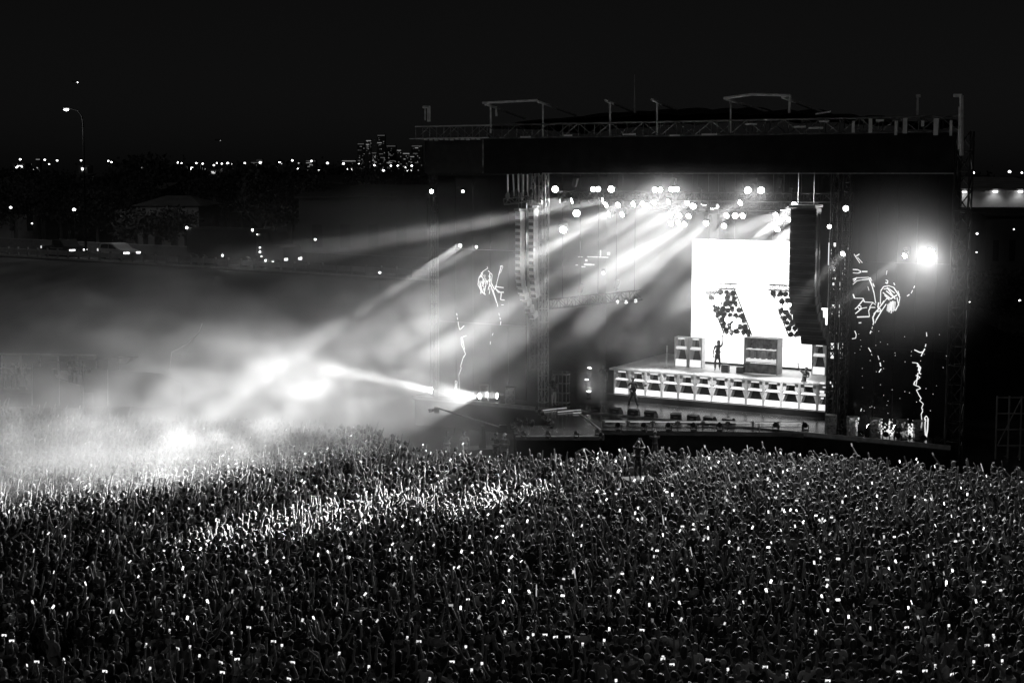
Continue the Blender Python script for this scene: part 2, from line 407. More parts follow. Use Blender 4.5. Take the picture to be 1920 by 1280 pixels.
    if hair in ('short', 'fair'):
        hm.sphere((0, 0, 0), (0.096, 0.112, 0.098), 12, 8)
        hv = [v for v in hm.v]; hm.v = [(v[0], v[1] * 0.98 - 0.006 if v[1] < 0.03 else 0.03 + (v[1] - 0.03) * 0.45, v[2] + 0.012 if v[2] > -0.04 else -0.045 + (v[2] + 0.04) * 0.5) for v in hv]
    elif hair == 'long':
        hm.sphere((0, 0, 0), (0.104, 0.118, 0.102), 12, 8)
        hm.v = [(v[0] * (1.1 if v[2] < -0.03 else 1), (v[1] - 0.012 if v[1] < 0.03 else 0.03 + (v[1] - 0.03) * 0.4) - (0.03 if v[2] < -0.05 else 0), v[2] + 0.012 if v[2] > -0.03 else -0.03 + (v[2] + 0.03) * 4.6) for v in hm.v]
    elif hair == 'bun':
        hm.sphere((0, 0, 0), (0.096, 0.112, 0.098), 12, 8)
        hm.v = [(v[0], v[1] - 0.006 if v[1] < 0.03 else 0.03 + (v[1] - 0.03) * 0.45, v[2] + 0.012 if v[2] > -0.04 else -0.045 + (v[2] + 0.04) * 0.5) for v in hm.v]
        hm.sphere((0, -0.05, 0.125), (0.05, 0.05, 0.045), 10, 6)
    else:  # cap
        hm.sphere((0, 0, 0.01), (0.1, 0.115, 0.1), 12, 8)
        hm.v = [(v[0], v[1], max(v[2], -0.005 - 0.02 * (v[1] < 0))) for v in hm.v]
        hm.add([(-0.075, 0.1, 0.0), (0.075, 0.1, 0.0), (0.055, 0.2, -0.015), (-0.055, 0.2, -0.015), (-0.075, 0.1, 0.012), (0.075, 0.1, 0.012), (0.055, 0.2, -0.006), (-0.055, 0.2, -0.006)], [(0, 3, 2, 1), (4, 5, 6, 7), (0, 1, 5, 4), (1, 2, 6, 5), (2, 3, 7, 6), (3, 0, 4, 7)])
    hm.v = [tuple(Vector(v) + hc) for v in hm.v]
    hmesh = hm.mesh('hair_' + key, M_HAIRF if hair == 'fair' else (M_CLOTH if hair == 'cap' else M_HAIR), True)
    return dict(body=body, shirt=shirt, trousers=trou, hair=hmesh, hands=wr, cap=hair == 'cap')
def put_person(ms, loc, yaw, label, group=None, tone=0.2, size=1.0, hat=0.3, legtone=None):
    b = link('person', ms['body']); b.location = loc; b.rotation_euler = (0, 0, yaw); b.scale = (size,) * 3
    tag(b, label, 'person', group)
    for nm in ('shirt', 'trousers', 'hair'):
        o = link('cap' if nm == 'hair' and ms['cap'] else nm, ms[nm], b)
        t = hat if nm == 'hair' else tone; o.color = (t, t, t, 1)
    return b
PH = MB(); PH.box((0, 0, 0), (0.075, 0.010, 0.155)); PHONE_ME = PH.mesh('phone_case', M_BLKM)
PS = MB(); PS.box((0, -0.0065, 0), (0.066, 0.003, 0.142)); PHONE_SC = PS.mesh('phone_screen', M_PHONE)
def put_phone(base, hand, label, tilt=0.0, wide=False, group='phones held up at the front of the picture'):
    p = mw(base) @ Vector(hand)
    o = link('phone', PHONE_ME); o.location = p; o.rotation_euler = (tilt, PI / 2 if wide else 0, base.rotation_euler.z)
    tag(o, label, 'phone', group); link('screen', PHONE_SC, o); return o
POSES = [  # key, right arm, left arm, lean, hair, nod, words for the label
    ('a', 'down', 'down', (0, 0.02), 'short', 0.01, 'arms down'), ('b', 'up', 'down', (0.03, 0), 'short', 0, 'right arm stretched up'),
    ('c', 'down', 'wave', (-0.03, 0.01), 'long', 0.0, 'left arm waving'), ('d', 'phone', 'phone', (0, 0.02), 'short', 0.01, 'filming with a phone in both hands'),
    ('e', 'phonehigh', 'down', (0.02, 0), 'long', 0, 'right hand holding a phone high'), ('f', 'up', 'up', (0, 0), 'bun', 0, 'both arms stretched up'),
    ('g', 'chest', 'chest', (0.01, 0.03), 'cap', 0.02, 'hands clasped at the chest'), ('h', 'fist', 'down', (0.05, 0.02), 'cap', 0, 'right fist raised'),
    ('i', 'head', 'head', (0, 0), 'short', 0.0, 'hands on the head'), ('j', 'down', 'upout', (-0.04, 0), 'fair', 0, 'left arm reaching up and out'),
    ('k', 'down', 'down', (0.02, 0.0), 'long', 0.02, 'arms down'), ('l', 'phone', 'chest', (0, 0.01), 'bun', 0.01, 'looking at a phone in the right hand'),
    ('m', 'down', 'down', (-0.02, 0.01), 'fair', 0.0, 'arms down'), ('n', 'upout', 'upout', (0, 0.0), 'short', 0, 'both arms spread up'),
]
PM = {p[0]: person_meshes(p[0], p[1], p[2], p[3], p[4], p[5]) for p in POSES}
# ------------------------------------------------------------------ ground
HW0, HW1 = onz(0, 478, 6.3), onz(600, 513, 6.3)
HD = (HW1 - HW0); HD.z = 0; HD.normalize(); HN = Vector((-HD.y, HD.x, 0))
def sstep(a, b, x):
    t = min(1.0, max(0.0, (x - a) / (b - a))); return t * t * (3 - 2 * t)
def ground_z(x, y):
    d = (x - HW0.x) * HN.x + (y - HW0.y) * HN.y
    k = 1 - sstep(-6, 8, x) * (1 - sstep(120, 150, y))
    z = 6.2 * sstep(-26, -2.5, d) * k - 1.6 * sstep(10, 30, d) * k
    return z - 0.06 if z > 0.05 else z
xs = [-1800, -900, -500, -300, -200] + [-150 + 4 * i for i in range(70)] + [135, 180, 260, 400, 800, 1800]
ys = [-30, 0, 20, 34] + [40 + 4 * i for i in range(38)] + [200, 220, 250, 300, 400, 600, 1000, 2000, 4500]
gv = [(x, y, ground_z(x, y)) for y in ys for x in xs]; nx = len(xs)
gf = [(j * nx + i, j * nx + i + 1, (j + 1) * nx + i + 1, (j + 1) * nx + i) for j in range(len(ys) - 1) for i in range(nx - 1)]
G = MB(); G.add(gv, gf)
tag(G.build('ground', mat('grass_ground', 0.055, 0.95, noise=0.6, scale=0.25, bump=0.6, spec=0.1), smooth=True), 'dark grassy ground of the field and the bank', kind='structure')
# ------------------------------------------------------------------ the stage platform
st = thing('stage', 'wide black concert stage deck with a thrust runway', 'stage', S(0, 0, 0), SROT)
def sp(px, py, z): q = inv(onz(px, py, z)); return (q.x, q.y)
DZ = 1.8
MB().prism([(-0.2, -0.3), (31.4, -0.36), (28.5, 13.6), (-0.2, 13.6)], 1.55, DZ).build('deck', M_DECK, st)
MB().prism([(-0.15, -0.2), (31.35, -0.25), (28.4, 13.5), (-0.15, 13.5)], 0.0, 1.55).build('skirt', M_BLACK, st)
MB().bb(-0.2, 31.4, -0.42, -0.305, 1.62, 1.83).build('edge_trim', M_ALUD, st)
apr = [sp(1128, 806, 1.74), sp(1300, 808, 1.74), sp(1507, 811, 1.74), (24.0, -0.43), (11.0, -0.43)]
MB().prism(apr, 1.5, 1.74).build('apron', M_DECK, st)
MB().prism([(a * 0.998 + 0.03, b * 0.985) for a, b in apr], 0.0, 1.49).build('apron_skirt', M_BLACK, st)
run = [sp(1012, 762, 1.77), sp(1084, 772, 1.77), sp(1127, 805, 1.77), sp(1129, 817, 1.77), sp(967, 817, 1.77), sp(962, 797, 1.77), sp(1037, 797, 1.77)]
RW = MB(); RW.prism(run, 1.55, 1.77); RW.build('runway', mat('runway_gloss', 0.07, 0.18, 0, 0.7, noise=0.4, scale=1.5, bump=0.1), st)
cx = sum(a for a, b in run) / 7; cyy = sum(b for a, b in run) / 7
MB().prism([(cx + (a - cx) * 0.985, cyy + (b - cyy) * 0.985) for a, b in run], 0.0, 1.54).build('runway_skirt', M_BLACK, st)
def strip(a, b, w, z, name, m, parent, h=0.03):
    a, b = Vector((a[0], a[1], z)), Vector((b[0], b[1], z)); d = b - a
    r = Matrix.Rotation(math.atan2(d.y, d.x), 3, 'Z')
    return MB().box((a + b) / 2, (d.length, w, h), r).build(name, m, parent)
for a, b in ((sp(967, 818, 1.78), sp(1129, 818, 1.78)), (sp(1084, 773, 1.79), sp(1126, 805, 1.79))): strip(a, b, 0.07, 1.79, 'runway_edge', M_ALU, st, 0.05)
for (x0, y0, x1, y1) in ((1018, 769, 1062, 764), (1046, 772, 1089, 768), (1075, 774, 1090, 773)): strip(sp(x0, y0, 1.83), sp(x1, y1, 1.83), 0.09, 1.83, 'light_batten', mat('batten_strip', 0.5, 0.5, emit=0.35), st)
# low light rail along the front of the apron
lr = thing('light_rail', 'low silver rail with lit slots along the apron front', 'light rail', S(0, 0, 0), SROT)
ra, rb = Vector((*sp(1130, 800, 1.74), 1.74)), Vector((*sp(1506, 803, 1.74), 1.74)); RD = rb - ra; RL = RD.length; RR = Matrix.Rotation(math.atan2(RD.y, RD.x), 3, 'Z'); RD.normalize()
for k in range(8):
    c = ra + RD * (RL * (k + 0.5) / 8)
    MB().box(c + Vector((0, 0, 0.05)), (RL / 8 * 0.94, 0.1, 0.05), RR).build('lower_bar', M_ALUD, lr)
    MB().box(c + Vector((0, 0, 0.33)), (RL / 8 * 0.94, 0.1, 0.04), RR).build('upper_bar', M_ALU, lr)
    MB().box(c + Vector((0, 0, 0.285)), (RL / 8 * 0.80, 0.05, 0.03), RR).build('light_slot', mat('slot_light', 0.4, 0.5, emit=0.5), lr)
for k in range(9):
    c = ra + RD * (RL * k / 8); MB().box(c + Vector((0, 0, 0.19)), (0.08, 0.12, 0.36), RR).build('post', M_ALUD, lr)
# ------------------------------------------------------------------ roof: front truss, fascia banners, canopy, towers, rails on top
rf = thing('stage_roof', 'tall black festival stage roof with fascia banner and truss', 'stage roof', S(0, 0, 0), SROT)
MB().bb(4.66, 31.0, -0.12, 0.0, 15.0, 16.93).build('fascia_banner', M_BLACK, rf)
MB().bb(0.41, 4.56, 0.25, 0.37, 15.0, 16.9).build('side_banner', mat('side_banner_cloth', 0.02, 0.9, noise=0.3), rf)
MB().bb(4.57, 4.65, -0.1, 0.3, 15.0, 16.9).build('banner_seam', mat('seam_trim', 0.25, 0.5, 0.3, noise=0.9, scale=2.5), rf)
MB().bb(8.5, 31, -0.14, -0.10, 14.97, 15.02).build('banner_hem', M_ALU, rf)
MB().truss((0.0, 0.3, 17.35), (31.2, 0.3, 17.35), 0.75, 0.045, 0.95).build('front_truss', M_ALUD, rf, kind='stuff')
MB().bb(0.0, 5.2, -0.16, -0.08, 17.68, 17.74).build('truss_rail', M_WHITE, rf)
MB().bb(-0.4, 5.0, -0.20, -0.12, 16.98, 17.04).build('truss_rail', M_WHITE, rf)
for k in range(11): MB().bb(0.6 + k * 0.36, 0.82 + k * 0.36, -0.12, -0.06, 16.92 - 0.02 * (k % 3), 17.0).build('banner_clip', M_WHITE, rf)
CN = MB(); cvs = []; cfs = []; N1, N2 = 44, 8
for i in range(N1 + 1):
    s_ = 4.2 + (31.2 - 4.2) * i / N1; u = i / N1
    h = 0.35 + 1.15 * math.sin(PI * min(1, u * 1.15)) ** 0.6 * (1 if u < 0.86 else 0.55) + 0.12 * math.sin(i * 2.1) + 0.08 * math.sin(i * 5.3)
    for j in range(N2 + 1):
        w = j / N2; cvs.append((4.2 + (s_ - 4.2) * (1 - 0.105 * w), 0.5 + 13 * w, 17.35 + h * (0.5 + 0.35 * math.sin(PI * w))))
cfs = [(i * (N2 + 1) + j, (i + 1) * (N2 + 1) + j, (i + 1) * (N2 + 1) + j + 1, i * (N2 + 1) + j + 1) for i in range(N1) for j in range(N2)]
CN.add(cvs, cfs); CN.build('canopy', mat('canopy_vinyl', 0.015, 0.7, bump=0.3, scale=0.8), rf, smooth=True)
MB().prism([(4.7, 0.7), (30.9, 0.7), (28.2, 13.4), (4.7, 13.4)], 16.6, 16.8).build('ceiling', M_BLACK, rf)
MB().bb(6.0, 28.2, 13.1, 13.2, 1.81, 16.6).build('back_drape', M_BLACK, rf)
MB().truss((0.5, 0.95, 0.0), (0.5, 0.95, 16.9), 0.3, 0.02, 0.6, (0, 1, 0)).build('tower', M_BLKM, rf, kind='stuff')
for (s_, n_) in ((31.3, 0.6), (1.0, 12.8), (28.0, 12.8)):
    MB().truss((s_, n_, 0.0), (s_, n_, 17.0), 0.7, 0.05, 0.9, (0, 1, 0)).build('tower', M_ALUD if s_ < 2 else M_BLKM, rf, kind='stuff')
MB().truss((7.75, 1.4, 1.8), (7.75, 1.4, 16.6), 0.42, 0.035, 0.75, (0, 1, 0)).build('inner_tower', M_ALU, rf, kind='stuff')
for ds in (0.0, 0.62): MB().truss((24.75 + ds, 1.6, 1.8), (24.75 + ds, 1.6, 16.6), 0.38, 0.05, 0.5, (0, 1, 0)).build('inner_tower', M_BLKM, rf, kind='stuff')
RAIL = mat('rail_paint', 0.55, 0.6, noise=0.3)
M_RAILG = mat('pale_rail_paint', 0.8, 0.6, noise=0.3)  # even pale grey colour, no emission
def rails(pairs):
    for (x0, y0, n0, x1, y1, n1, r) in pairs:
        MB().cyl(onn(x0, y0, n0), onn(x1, y1, n1), r, r, 5).build('roof_rail', M_RAILG, rf)
rails([(920, 250, 0, 920, 200, 0, .05), (905, 193, -.4, 1007, 188, -.4, .07), (910, 195, -.4, 985, 222, 4, .07), (1018, 258, 0, 1018, 196, 0, .05), (1008, 190, -.4, 1080, 216, 4, .07), (1144, 258, 0, 1144, 192, 0, .06), (1135, 188, -.4, 1192, 211, 4, .07),
       (1232, 258, 0, 1232, 192, 0, .06), (1222, 187, -.4, 1281, 211, 4, .08), (1370, 250, 0, 1370, 190, 0, .045), (1358, 184, -.4, 1410, 177, -.4, .07), (1410, 177, -.4, 1482, 179, -.4, .07), (1358, 184, -.4, 1442, 211, 4, .08), (1480, 212, 0, 1481, 178, 0, .07), (1467, 182, -.4, 1540, 210, 4, .08), (1529, 214, 0, 1558, 209, 0, .05),
       (1720, 216, 1, 1721, 181, 1, .06), (1718, 180, 1, 1726, 180, 1, .08), (1788, 179, -.2, 1804, 179, -.2, .09), (1803, 292, -.2, 1803, 179, -.2, .10), (1798, 280, -.2, 1799, 200, -.2, .05), (793, 201, 0, 806, 201, 0, .08), (804, 228, 0, 804, 201, 0, .11), (797, 226, 0, 797, 204, 0, .04), (931, 218, 0, 930, 200, 0, .06)])
MB().cyl(onn(1190, 212, 3), onn(1190, 180, 3), .05, .05, 6).build('antenna', M_RAILG, rf)
MB().cyl(onn(1190, 182, 3), onn(1190, 140, 3), .035, .015, 6).build('antenna', M_RAILG, rf)
for k, (px, py, w, h) in enumerate(((1600, 238, 5, 20), (1632, 236, 6, 24), (1680, 240, 5, 24), (1697, 236, 7, 26), (1755, 238, 8, 28), (1783, 240, 4, 26), (1730, 232, 5, 10), (1650, 226, 14, 4), (1530, 240, 26, 3), (1545, 228, 18, 3), (1500, 238, 22, 3), (1408, 233, 22, 3), (1180, 252, 26, 3), (1330, 252, 30, 3), (1265, 254, 20, 3), (1065, 254, 18, 3), (985, 257, 22, 3))):
    q = onn(px, py, -0.14); MB().box((q.x, -0.14, q.z), (w / 35, 0.06, h / 35)).build('truss_fitting', M_WHITE, rf)
# side sheets that carry the picture screens
def side_screen(nm, label, s0, s1, n0, z0, z1, cols):
    t = thing(nm, label, 'screen', S(0, 0, 0), SROT); w = (s1 - s0) / cols
    for k in range(cols):
        for j in range(3):
            h = (z1 - z0) / 3
            MB().bb(s0 + k * w + 0.012, s0 + (k + 1) * w - 0.012, n0, n0 + 0.09, z0 + j * h + 0.012, z0 + (j + 1) * h - 0.012).build('panel', M_SCR, t)
    return t
M_SCR = mat('led_mesh_panel', 0.006, 0.7, 0, 0.12, noise=0.3, scale=12)
def art(parent, lines, ox, oy, sc, n0, m, w, dash=0, kind='stuff'):
    b = MB()
    for ln in lines:
        pts = [onn(ox + a / sc, oy + c / sc, n0) for a, c in ln]
        for a, c in zip(pts[:-1], pts[1:]):
            L = (c - a).length
            k = max(1, int(L / 0.22)) if dash else max(1, int(L / 0.35))
            for i in range(k):
                if dash and random.random() < 0.25: continue
                t0, t1 = i / k, (i + (0.6 if dash else 1.0)) / k
                p0, p1 = a.lerp(c, t0), a.lerp(c, t1)
                ww = w * random.uniform(0.6, 1.3); d = (p1 - p0); 
                if d.length < 1e-4: continue
                d.normalize(); sd = Vector((-d.z, 0, d.x)) * ww / 2
                b.add([p0 + sd, p0 - sd, p1 - sd, p1 + sd], [(0, 1, 2, 3)])
    return b.build('screen_picture', m, parent, kind='stuff')
sr = side_screen('picture_screen', 'black screen with white line drawing of guitarist, beside the right tower', 26.15, 31.1, 0.9, 1.9, 14.9, 5)
A7 = [[(905, 360), (925, 395), (975, 470)], [(930, 385), (970, 360)], [(945, 400), (1005, 465)], [(890, 545), (950, 548), (990, 570)], [(890, 585), (950, 590), (990, 575)], [(1000, 566), (1065, 566)], [(1000, 572), (1065, 572)],
      [(890, 725), (940, 680), (1000, 670), (1090, 660)], [(890, 665), (940, 645), (1080, 640), (1105, 660)], [(900, 690), (930, 660)], [(1090, 665), (1120, 740), (1145, 830), (1165, 950)],
      [(893, 840), (910, 890), (1010, 890), (1030, 935), (1130, 940), (1165, 970)], [(1130, 940), (1090, 1000), (1160, 1000)], [(940, 1115), (1090, 1110), (1080, 1040), (1100, 1000)],
      [(1010, 915), (950, 990), (915, 1020)], [(920, 1075), (1000, 1010), (1060, 1000)], [(960, 985), (985, 980), (990, 1010), (965, 1020), (955, 1000)],
      [(1220, 960), (1225, 800), (1260, 750), (1320, 740), (1380, 760), (1420, 820), (1455, 880), (1440, 960), (1400, 1040)], [(1250, 820), (1340, 890)], [(1300, 760), (1400, 900)], [(1260, 780), (1330, 770)], [(1340, 900), (1420, 850)],
      [(1310, 960), (1300, 1040)], [(1340, 930), (1325, 1060)], [(1370, 920), (1350, 1070)], [(1400, 930), (1390, 1040)], [(1420, 880), (1440, 980)], [(1230, 980), (1290, 900), (1330, 880)], [(1290, 800), (1370, 870)], [(1330, 780), (1395, 830)], [(1270, 850), (1330, 910)],
      [(1325, 950), (1312, 1050)], [(1355, 930), (1340, 1040)], [(1385, 925), (1372, 1050)], [(1265, 920), (1210, 1000), (1160, 1060), (1130, 1120), (1140, 1180)], [(1290, 960), (1230, 1050), (1170, 1150), (1155, 1190)], [(1180, 1050), (1240, 1040)], [(1140, 1080), (1200, 1020)], [(1200, 940), (1190, 1000), (1230, 1030)], [(1285, 670), (1310, 680), (1305, 715), (1280, 700)]]
A7d = [[(1030, 670), (1070, 750), (1095, 830), (1105, 930)], [(1305, 490), (1300, 560), (1285, 640), (1290, 690)], [(1380, 705), (1430, 800), (1465, 890)], [(1540, 865), (1590, 830), (1620, 770), (1640, 720)], [(960, 1185), (1120, 1175)], [(890, 1150), (900, 1260)], [(1140, 1180), (1125, 1230), (1115, 1280)], [(1100, 640), (1160, 780)]]
A6d = [[(875, 0), (845, 90), (850, 160), (890, 225), (940, 235), (960, 300), (972, 360), (935, 415)], [(1400, 15), (1405, 80), (1385, 170)], [(785, 735), (760, 820), (745, 900), (730, 950), (728, 1000)]]
A6 = [[(1385, 170), (1360, 215), (1350, 240)], [(1285, 180), (1340, 205), (1365, 200)], [(1265, 300), (1310, 305), (1330, 330), (1325, 380)], [(1310, 330), (1345, 345), (1330, 400), (1350, 410)], [(1300, 420), (1340, 440), (1290, 480), (1280, 510), (1330, 530), (1345, 545), (1305, 560), (1330, 610), (1350, 640), (1335, 660), (1370, 690), (1355, 730), (1365, 760), (1350, 790), (1358, 860), (1350, 920)],
      [(1320, 400), (1310, 470), (1300, 520)], [(1395, 1015), (1380, 900), (1385, 820), (1400, 805), (1415, 830), (1410, 930), (1397, 1015)], [(1391, 1000), (1386, 900), (1392, 830)], [(695, 75), (730, 70), (735, 35), (720, 0)]]
art(sr, A7, 1460, 420, 6.4, 0.86, M_ART, 0.055); art(sr, A7d, 1460, 420, 6.4, 0.86, M_ART, 0.045, 1)
art(sr, A6, 1460, 620, 5.0526, 0.86, M_ART, 0.055); art(sr, A6d, 1460, 620, 5.0526, 0.86, M_ART, 0.045, 1)
SPK = MB()
for k in range(260):
    if k < 200:
        a = random.uniform(965, 1285); c = 1000 - abs(random.gauss(0, 62)) - 0; c = max(c, 800)
    else: a, c = random.uniform(700, 1600), random.uniform(0, 900)
    q = onn(1460 + a / 5.0526, 620 + c / 5.0526, 0.85); w = random.uniform(0.015, 0.05) if k < 200 else 0.015
    SPK.add([(q.x - w, q.y, q.z - w), (q.x + w, q.y, q.z - w), (q.x + w, q.y, q.z + w), (q.x - w, q.y, q.z + w)], [(0, 1, 2, 3)])
SPK.build('screen_picture', M_ART, sr, kind='stuff')
sl = side_screen('picture_screen', 'dim screen with white line drawing of guitarist, behind smoke at the left wing', 0.9, 6.9, 0.9, 1.9, 14.9, 5)
B3 = [[(640, 185), (625, 240), (610, 300), (605, 325)], [(650, 190), (635, 230)], [(632, 190), (648, 186)], [(600, 310), (655, 318)], [(600, 320), (640, 350), (635, 390), (660, 392)], [(590, 330), (610, 400), (618, 415)], [(575, 300), (595, 360), (612, 410)], [(605, 325), (620, 345), (655, 345)], [(560, 200), (530, 220), (505, 260), (500, 300), (520, 340), (545, 360)], [(560, 215), (585, 240), (580, 290), (600, 330)],
      [(430, 605), (400, 615), (402, 660), (415, 690), (425, 715), (410, 740), (395, 790), (400, 800), (385, 840), (388, 900), (385, 960), (395, 975)], [(365, 990), (360, 930), (364, 875), (374, 880), (372, 940), (366, 990)], [(363, 980), (366, 890)], [(370, 980), (369, 890)], [(390, 570), (418, 545)], [(380, 530), (390, 570)], [(405, 615), (412, 650), (420, 690)]]
for k in range(34):
    a, c = random.uniform(508, 575), random.uniform(225, 330); dx, dy = random.uniform(-8, 14), random.uniform(14, 40); B3.append([(a, c), (a + dx * 0.5, c + dy * 0.5), (a + dx, min(360, c + dy))])
B3d = [[(615, 415), (625, 470), (637, 520), (633, 555)], [(640, 420), (665, 422)], [(590, 590), (575, 640), (572, 670)], [(372, 470), (380, 520), (390, 570)], [(555, 190), (560, 215)]]
art(sl, B3, 740, 440, 3.2, 0.86, M_ART, 0.06); art(sl, B3d, 740, 440, 3.2, 0.86, M_ART, 0.045, 1)
# ------------------------------------------------------------------ set pieces: riser of lit cabinets, stacks, white screen
rs = thing('riser', 'long white riser faced with a row of lit horn cabinets', 'riser', S(0, 0, 0), SROT)
RS0, RS1, RN, RZ0, RZ1 = 10.75, 24.1, 4.6, 2.14, 3.6
MB().bb(RS0 - 0.3, RS1, RN + 0.75, 12.6, 1.81, RZ1).build('platform', M_FRAME, rs)
MB().bb(RS0 - 0.3, RS1, RN - 0.05, RN + 0.74, RZ1 - 0.08, RZ1 + 0.02).build('ledge', M_FRAME, rs)
MB().prism([(RS0 - 0.3, RN - 0.5), (RS1, RN - 0.3), (RS1, RN + 0.7), (RS0 - 0.3, RN + 0.7)], 1.81, RZ0).build('plinth', M_BLKM, rs)
def cabinet_meshes(w, h):
    """a horn cabinet: face plate with two tapered openings, deep cheeks, a dark back and lit ledges; face at y = 0"""
    f = MB(); hw = w / 2; d = 0.45; p = 0.06
    f.bb(-hw, -hw + p, -0.06, d, -0.10, h); f.bb(hw - p, hw, -0.06, d, -0.10, h)
    f.bb(-hw + p, hw - p, 0, d, h * 0.93, h)
    def opening(z0, z1, b, t):  # face plate pieces left and right of a trapezoid, with cheeks going back
        for sg in (-1, 1):
            o = sg * (hw - p); q = [(o, 0.0, z0), (sg * b, 0.0, z0), (sg * t, 0.0, z1), (o, 0.0, z1)]
            e = [(sg * b, 0.0, z0), (sg * b * 0.93, d * 0.9, z0), (sg * t * 0.93, d * 0.9, z1), (sg * t, 0.0, z1)]
            r = [(0, 1, 2, 3)] if sg < 0 else [(3, 2, 1, 0)]
            f.add(q, r); f.add(e, r)
    opening(h * 0.25, h * 0.57, w * 0.43, w * 0.27); opening(h * 0.69, h * 0.93, w * 0.27, w * 0.22)
    f.bb(-hw + p, hw - p, 0.02, d, h * 0.57, h * 0.60)
    bk = MB(); bk.bb(-hw + p, hw - p, d * 0.92, d * 0.97, 0.0, h * 0.93)
    l1 = MB(); l1.add([(-hw + p, -0.03, 0.02), (hw - p, -0.03, 0.02), (hw - p, 0.03, h * 0.25), (-hw + p, 0.03, h * 0.25)], [(0, 1, 2, 3)])
    l2 = MB(); l2.add([(-hw * 0.86, -0.02, h * 0.60), (hw * 0.86, -0.02, h * 0.60), (hw * 0.74, 0.03, h * 0.69), (-hw * 0.74, 0.03, h * 0.69)], [(0, 1, 2, 3)])
    l3 = MB(); l3.bb(-hw * 0.46, hw * 0.46, -0.02, -0.002, h * 0.935, h * 0.975)
    return dict(frame=f.mesh('frame', M_FRAME), back=bk.mesh('back', M_CABBK), sill=l1.mesh('sill', M_STRIP), shelf=l2.mesh('shelf', M_STRIP2), lamp=l3.mesh('lamp', M_STRIP))
M_CABBK = mat('cabinet_back', 0.03, 0.7, noise=0.2); M_STRIP2 = mat('soft_light_strip', 0.6, 0.5, emit=0.75, sample=True)
NC = 13; CW = (RS1 - RS0) / NC; cm = cabinet_meshes(CW * 0.985, RZ1 - 0.09 - RZ0)
def cabinet(ms, x, y, z, parent, nm='cabinet'):
    o = link(nm, ms['frame'], parent, None, (x, y, z))
    link('back_panel', ms['back'], o); link('lit_sill', ms['sill'], o); link('lit_shelf', ms['shelf'], o); link('lamp_bar', ms['lamp'], o); return o
for k in range(NC): cabinet(cm, RS0 + CW * (k + 0.5), RN, RZ0 + 0.001, rs)
MB().bb(RS0 - 0.3, RS0, RN - 0.05, RN + 0.74, RZ0, RZ1 - 0.09).build('end_panel', M_BLKM, rs)
c2 = cabinet_meshes(0.84, 1.75)
for (px, py, nn, lb) in ((1277, 689, 7.3, 'left column of the paired tall lit cabinets beside the white screen'), (1304, 689, 7.3, 'right column of the paired tall lit cabinets beside the white screen'), (1535, 704, 8.0, 'tall lit cabinet behind the right truss tower')):
    q = onn(px, py, nn); t = thing('tall_cabinet', lb, 'cabinet', S(q.x, nn, RZ1 + 0.02), SROT, 'tall lit cabinets on the riser'); b = link('cabinet_frame', c2['frame'], t)
    link('back_panel', c2['back'], t); link('lit_sill', c2['sill'], t); link('lit_shelf', c2['shelf'], t); link('lamp_bar', c2['lamp'], t)
q = onn(1425, 704, 6.6); t = thing('drum_cabinet', 'glass fronted cabinet with drum kit, on the riser before the screen', 'cabinet', S(q.x, 6.6, RZ1 + 0.02), SROT)
bx = MB(); bx.bb(-1.0, -0.94, 0, 0.9, 0, 2.05); bx.bb(0.94, 1.0, 0, 0.9, 0, 2.05); bx.bb(-0.94, 0.94, 0, 0.9, 1.99, 2.05); bx.bb(-0.94, 0.94, 0.0, 0.9, 0.62, 0.66)
bx.build('frame', M_GRAY, t); MB().bb(-0.94, 0.94, 0.86, 0.89, 0.66, 1.99).build('back_panel', mat('cabinet_mid_back', 0.25, 0.4, noise=0.6, scale=5), t); MB().bb(-0.94, 0.94, 0.02, 0.04, 0.02, 0.6).build('front_panel', mat('grey_gloss', 0.16, 0.3, noise=0.7, scale=3), t)
MB().bb(-0.9, 0.9, 0.1, 0.6, 0.665, 0.82).build('lit_sill', M_STRIP2, t); MB().bb(-0.9, 0.9, 0.1, 0.5, 1.36, 1.40).build('lit_shelf', M_STRIP2, t)
for k, (x, z, r, h) in enumerate(((-0.62, 0.82, .12, .45), (-0.3, 0.82, .1, .5), (0.05, .82, .14, .4), (0.42, .82, .12, .42), (0.68, .82, .08, .5), (-0.5, 1.4, .12, .4), (-0.1, 1.4, .1, .45), (0.3, 1.4, .13, .3), (0.66, 1.4, .09, .4))):
    MB().cyl((x, 0.35, z), (x, 0.35, z + h), r, r * 0.9, 10).build('drum', M_ALUD if k % 2 else M_GRAY, t)
vs = thing('video_screen', 'big blank white video screen glowing behind the singer', 'screen', S(0, 0, 0), SROT)
v0, v1 = onn(1298, 448, 9.3), onn(1565, 454, 9.3); VZ0 = RZ1 + 0.15
for k in range(8):
    w = (v1.x - v0.x) / 8
    MB().bb(v0.x + k * w + 0.009, v0.x + (k + 1) * w - 0.009, 9.3, 9.38, VZ0, v0.z).build('panel', M_SCREEN, vs)
MB().bb(v0.x, v1.x, 9.39, 9.6, VZ0, v0.z).build('back_frame', M_BLKM, vs)
MB().bb(v0.x, v1.x, 9.3, 9.6, RZ1 + 0.021, VZ0 - 0.002).build('base', M_BLKM, vs)
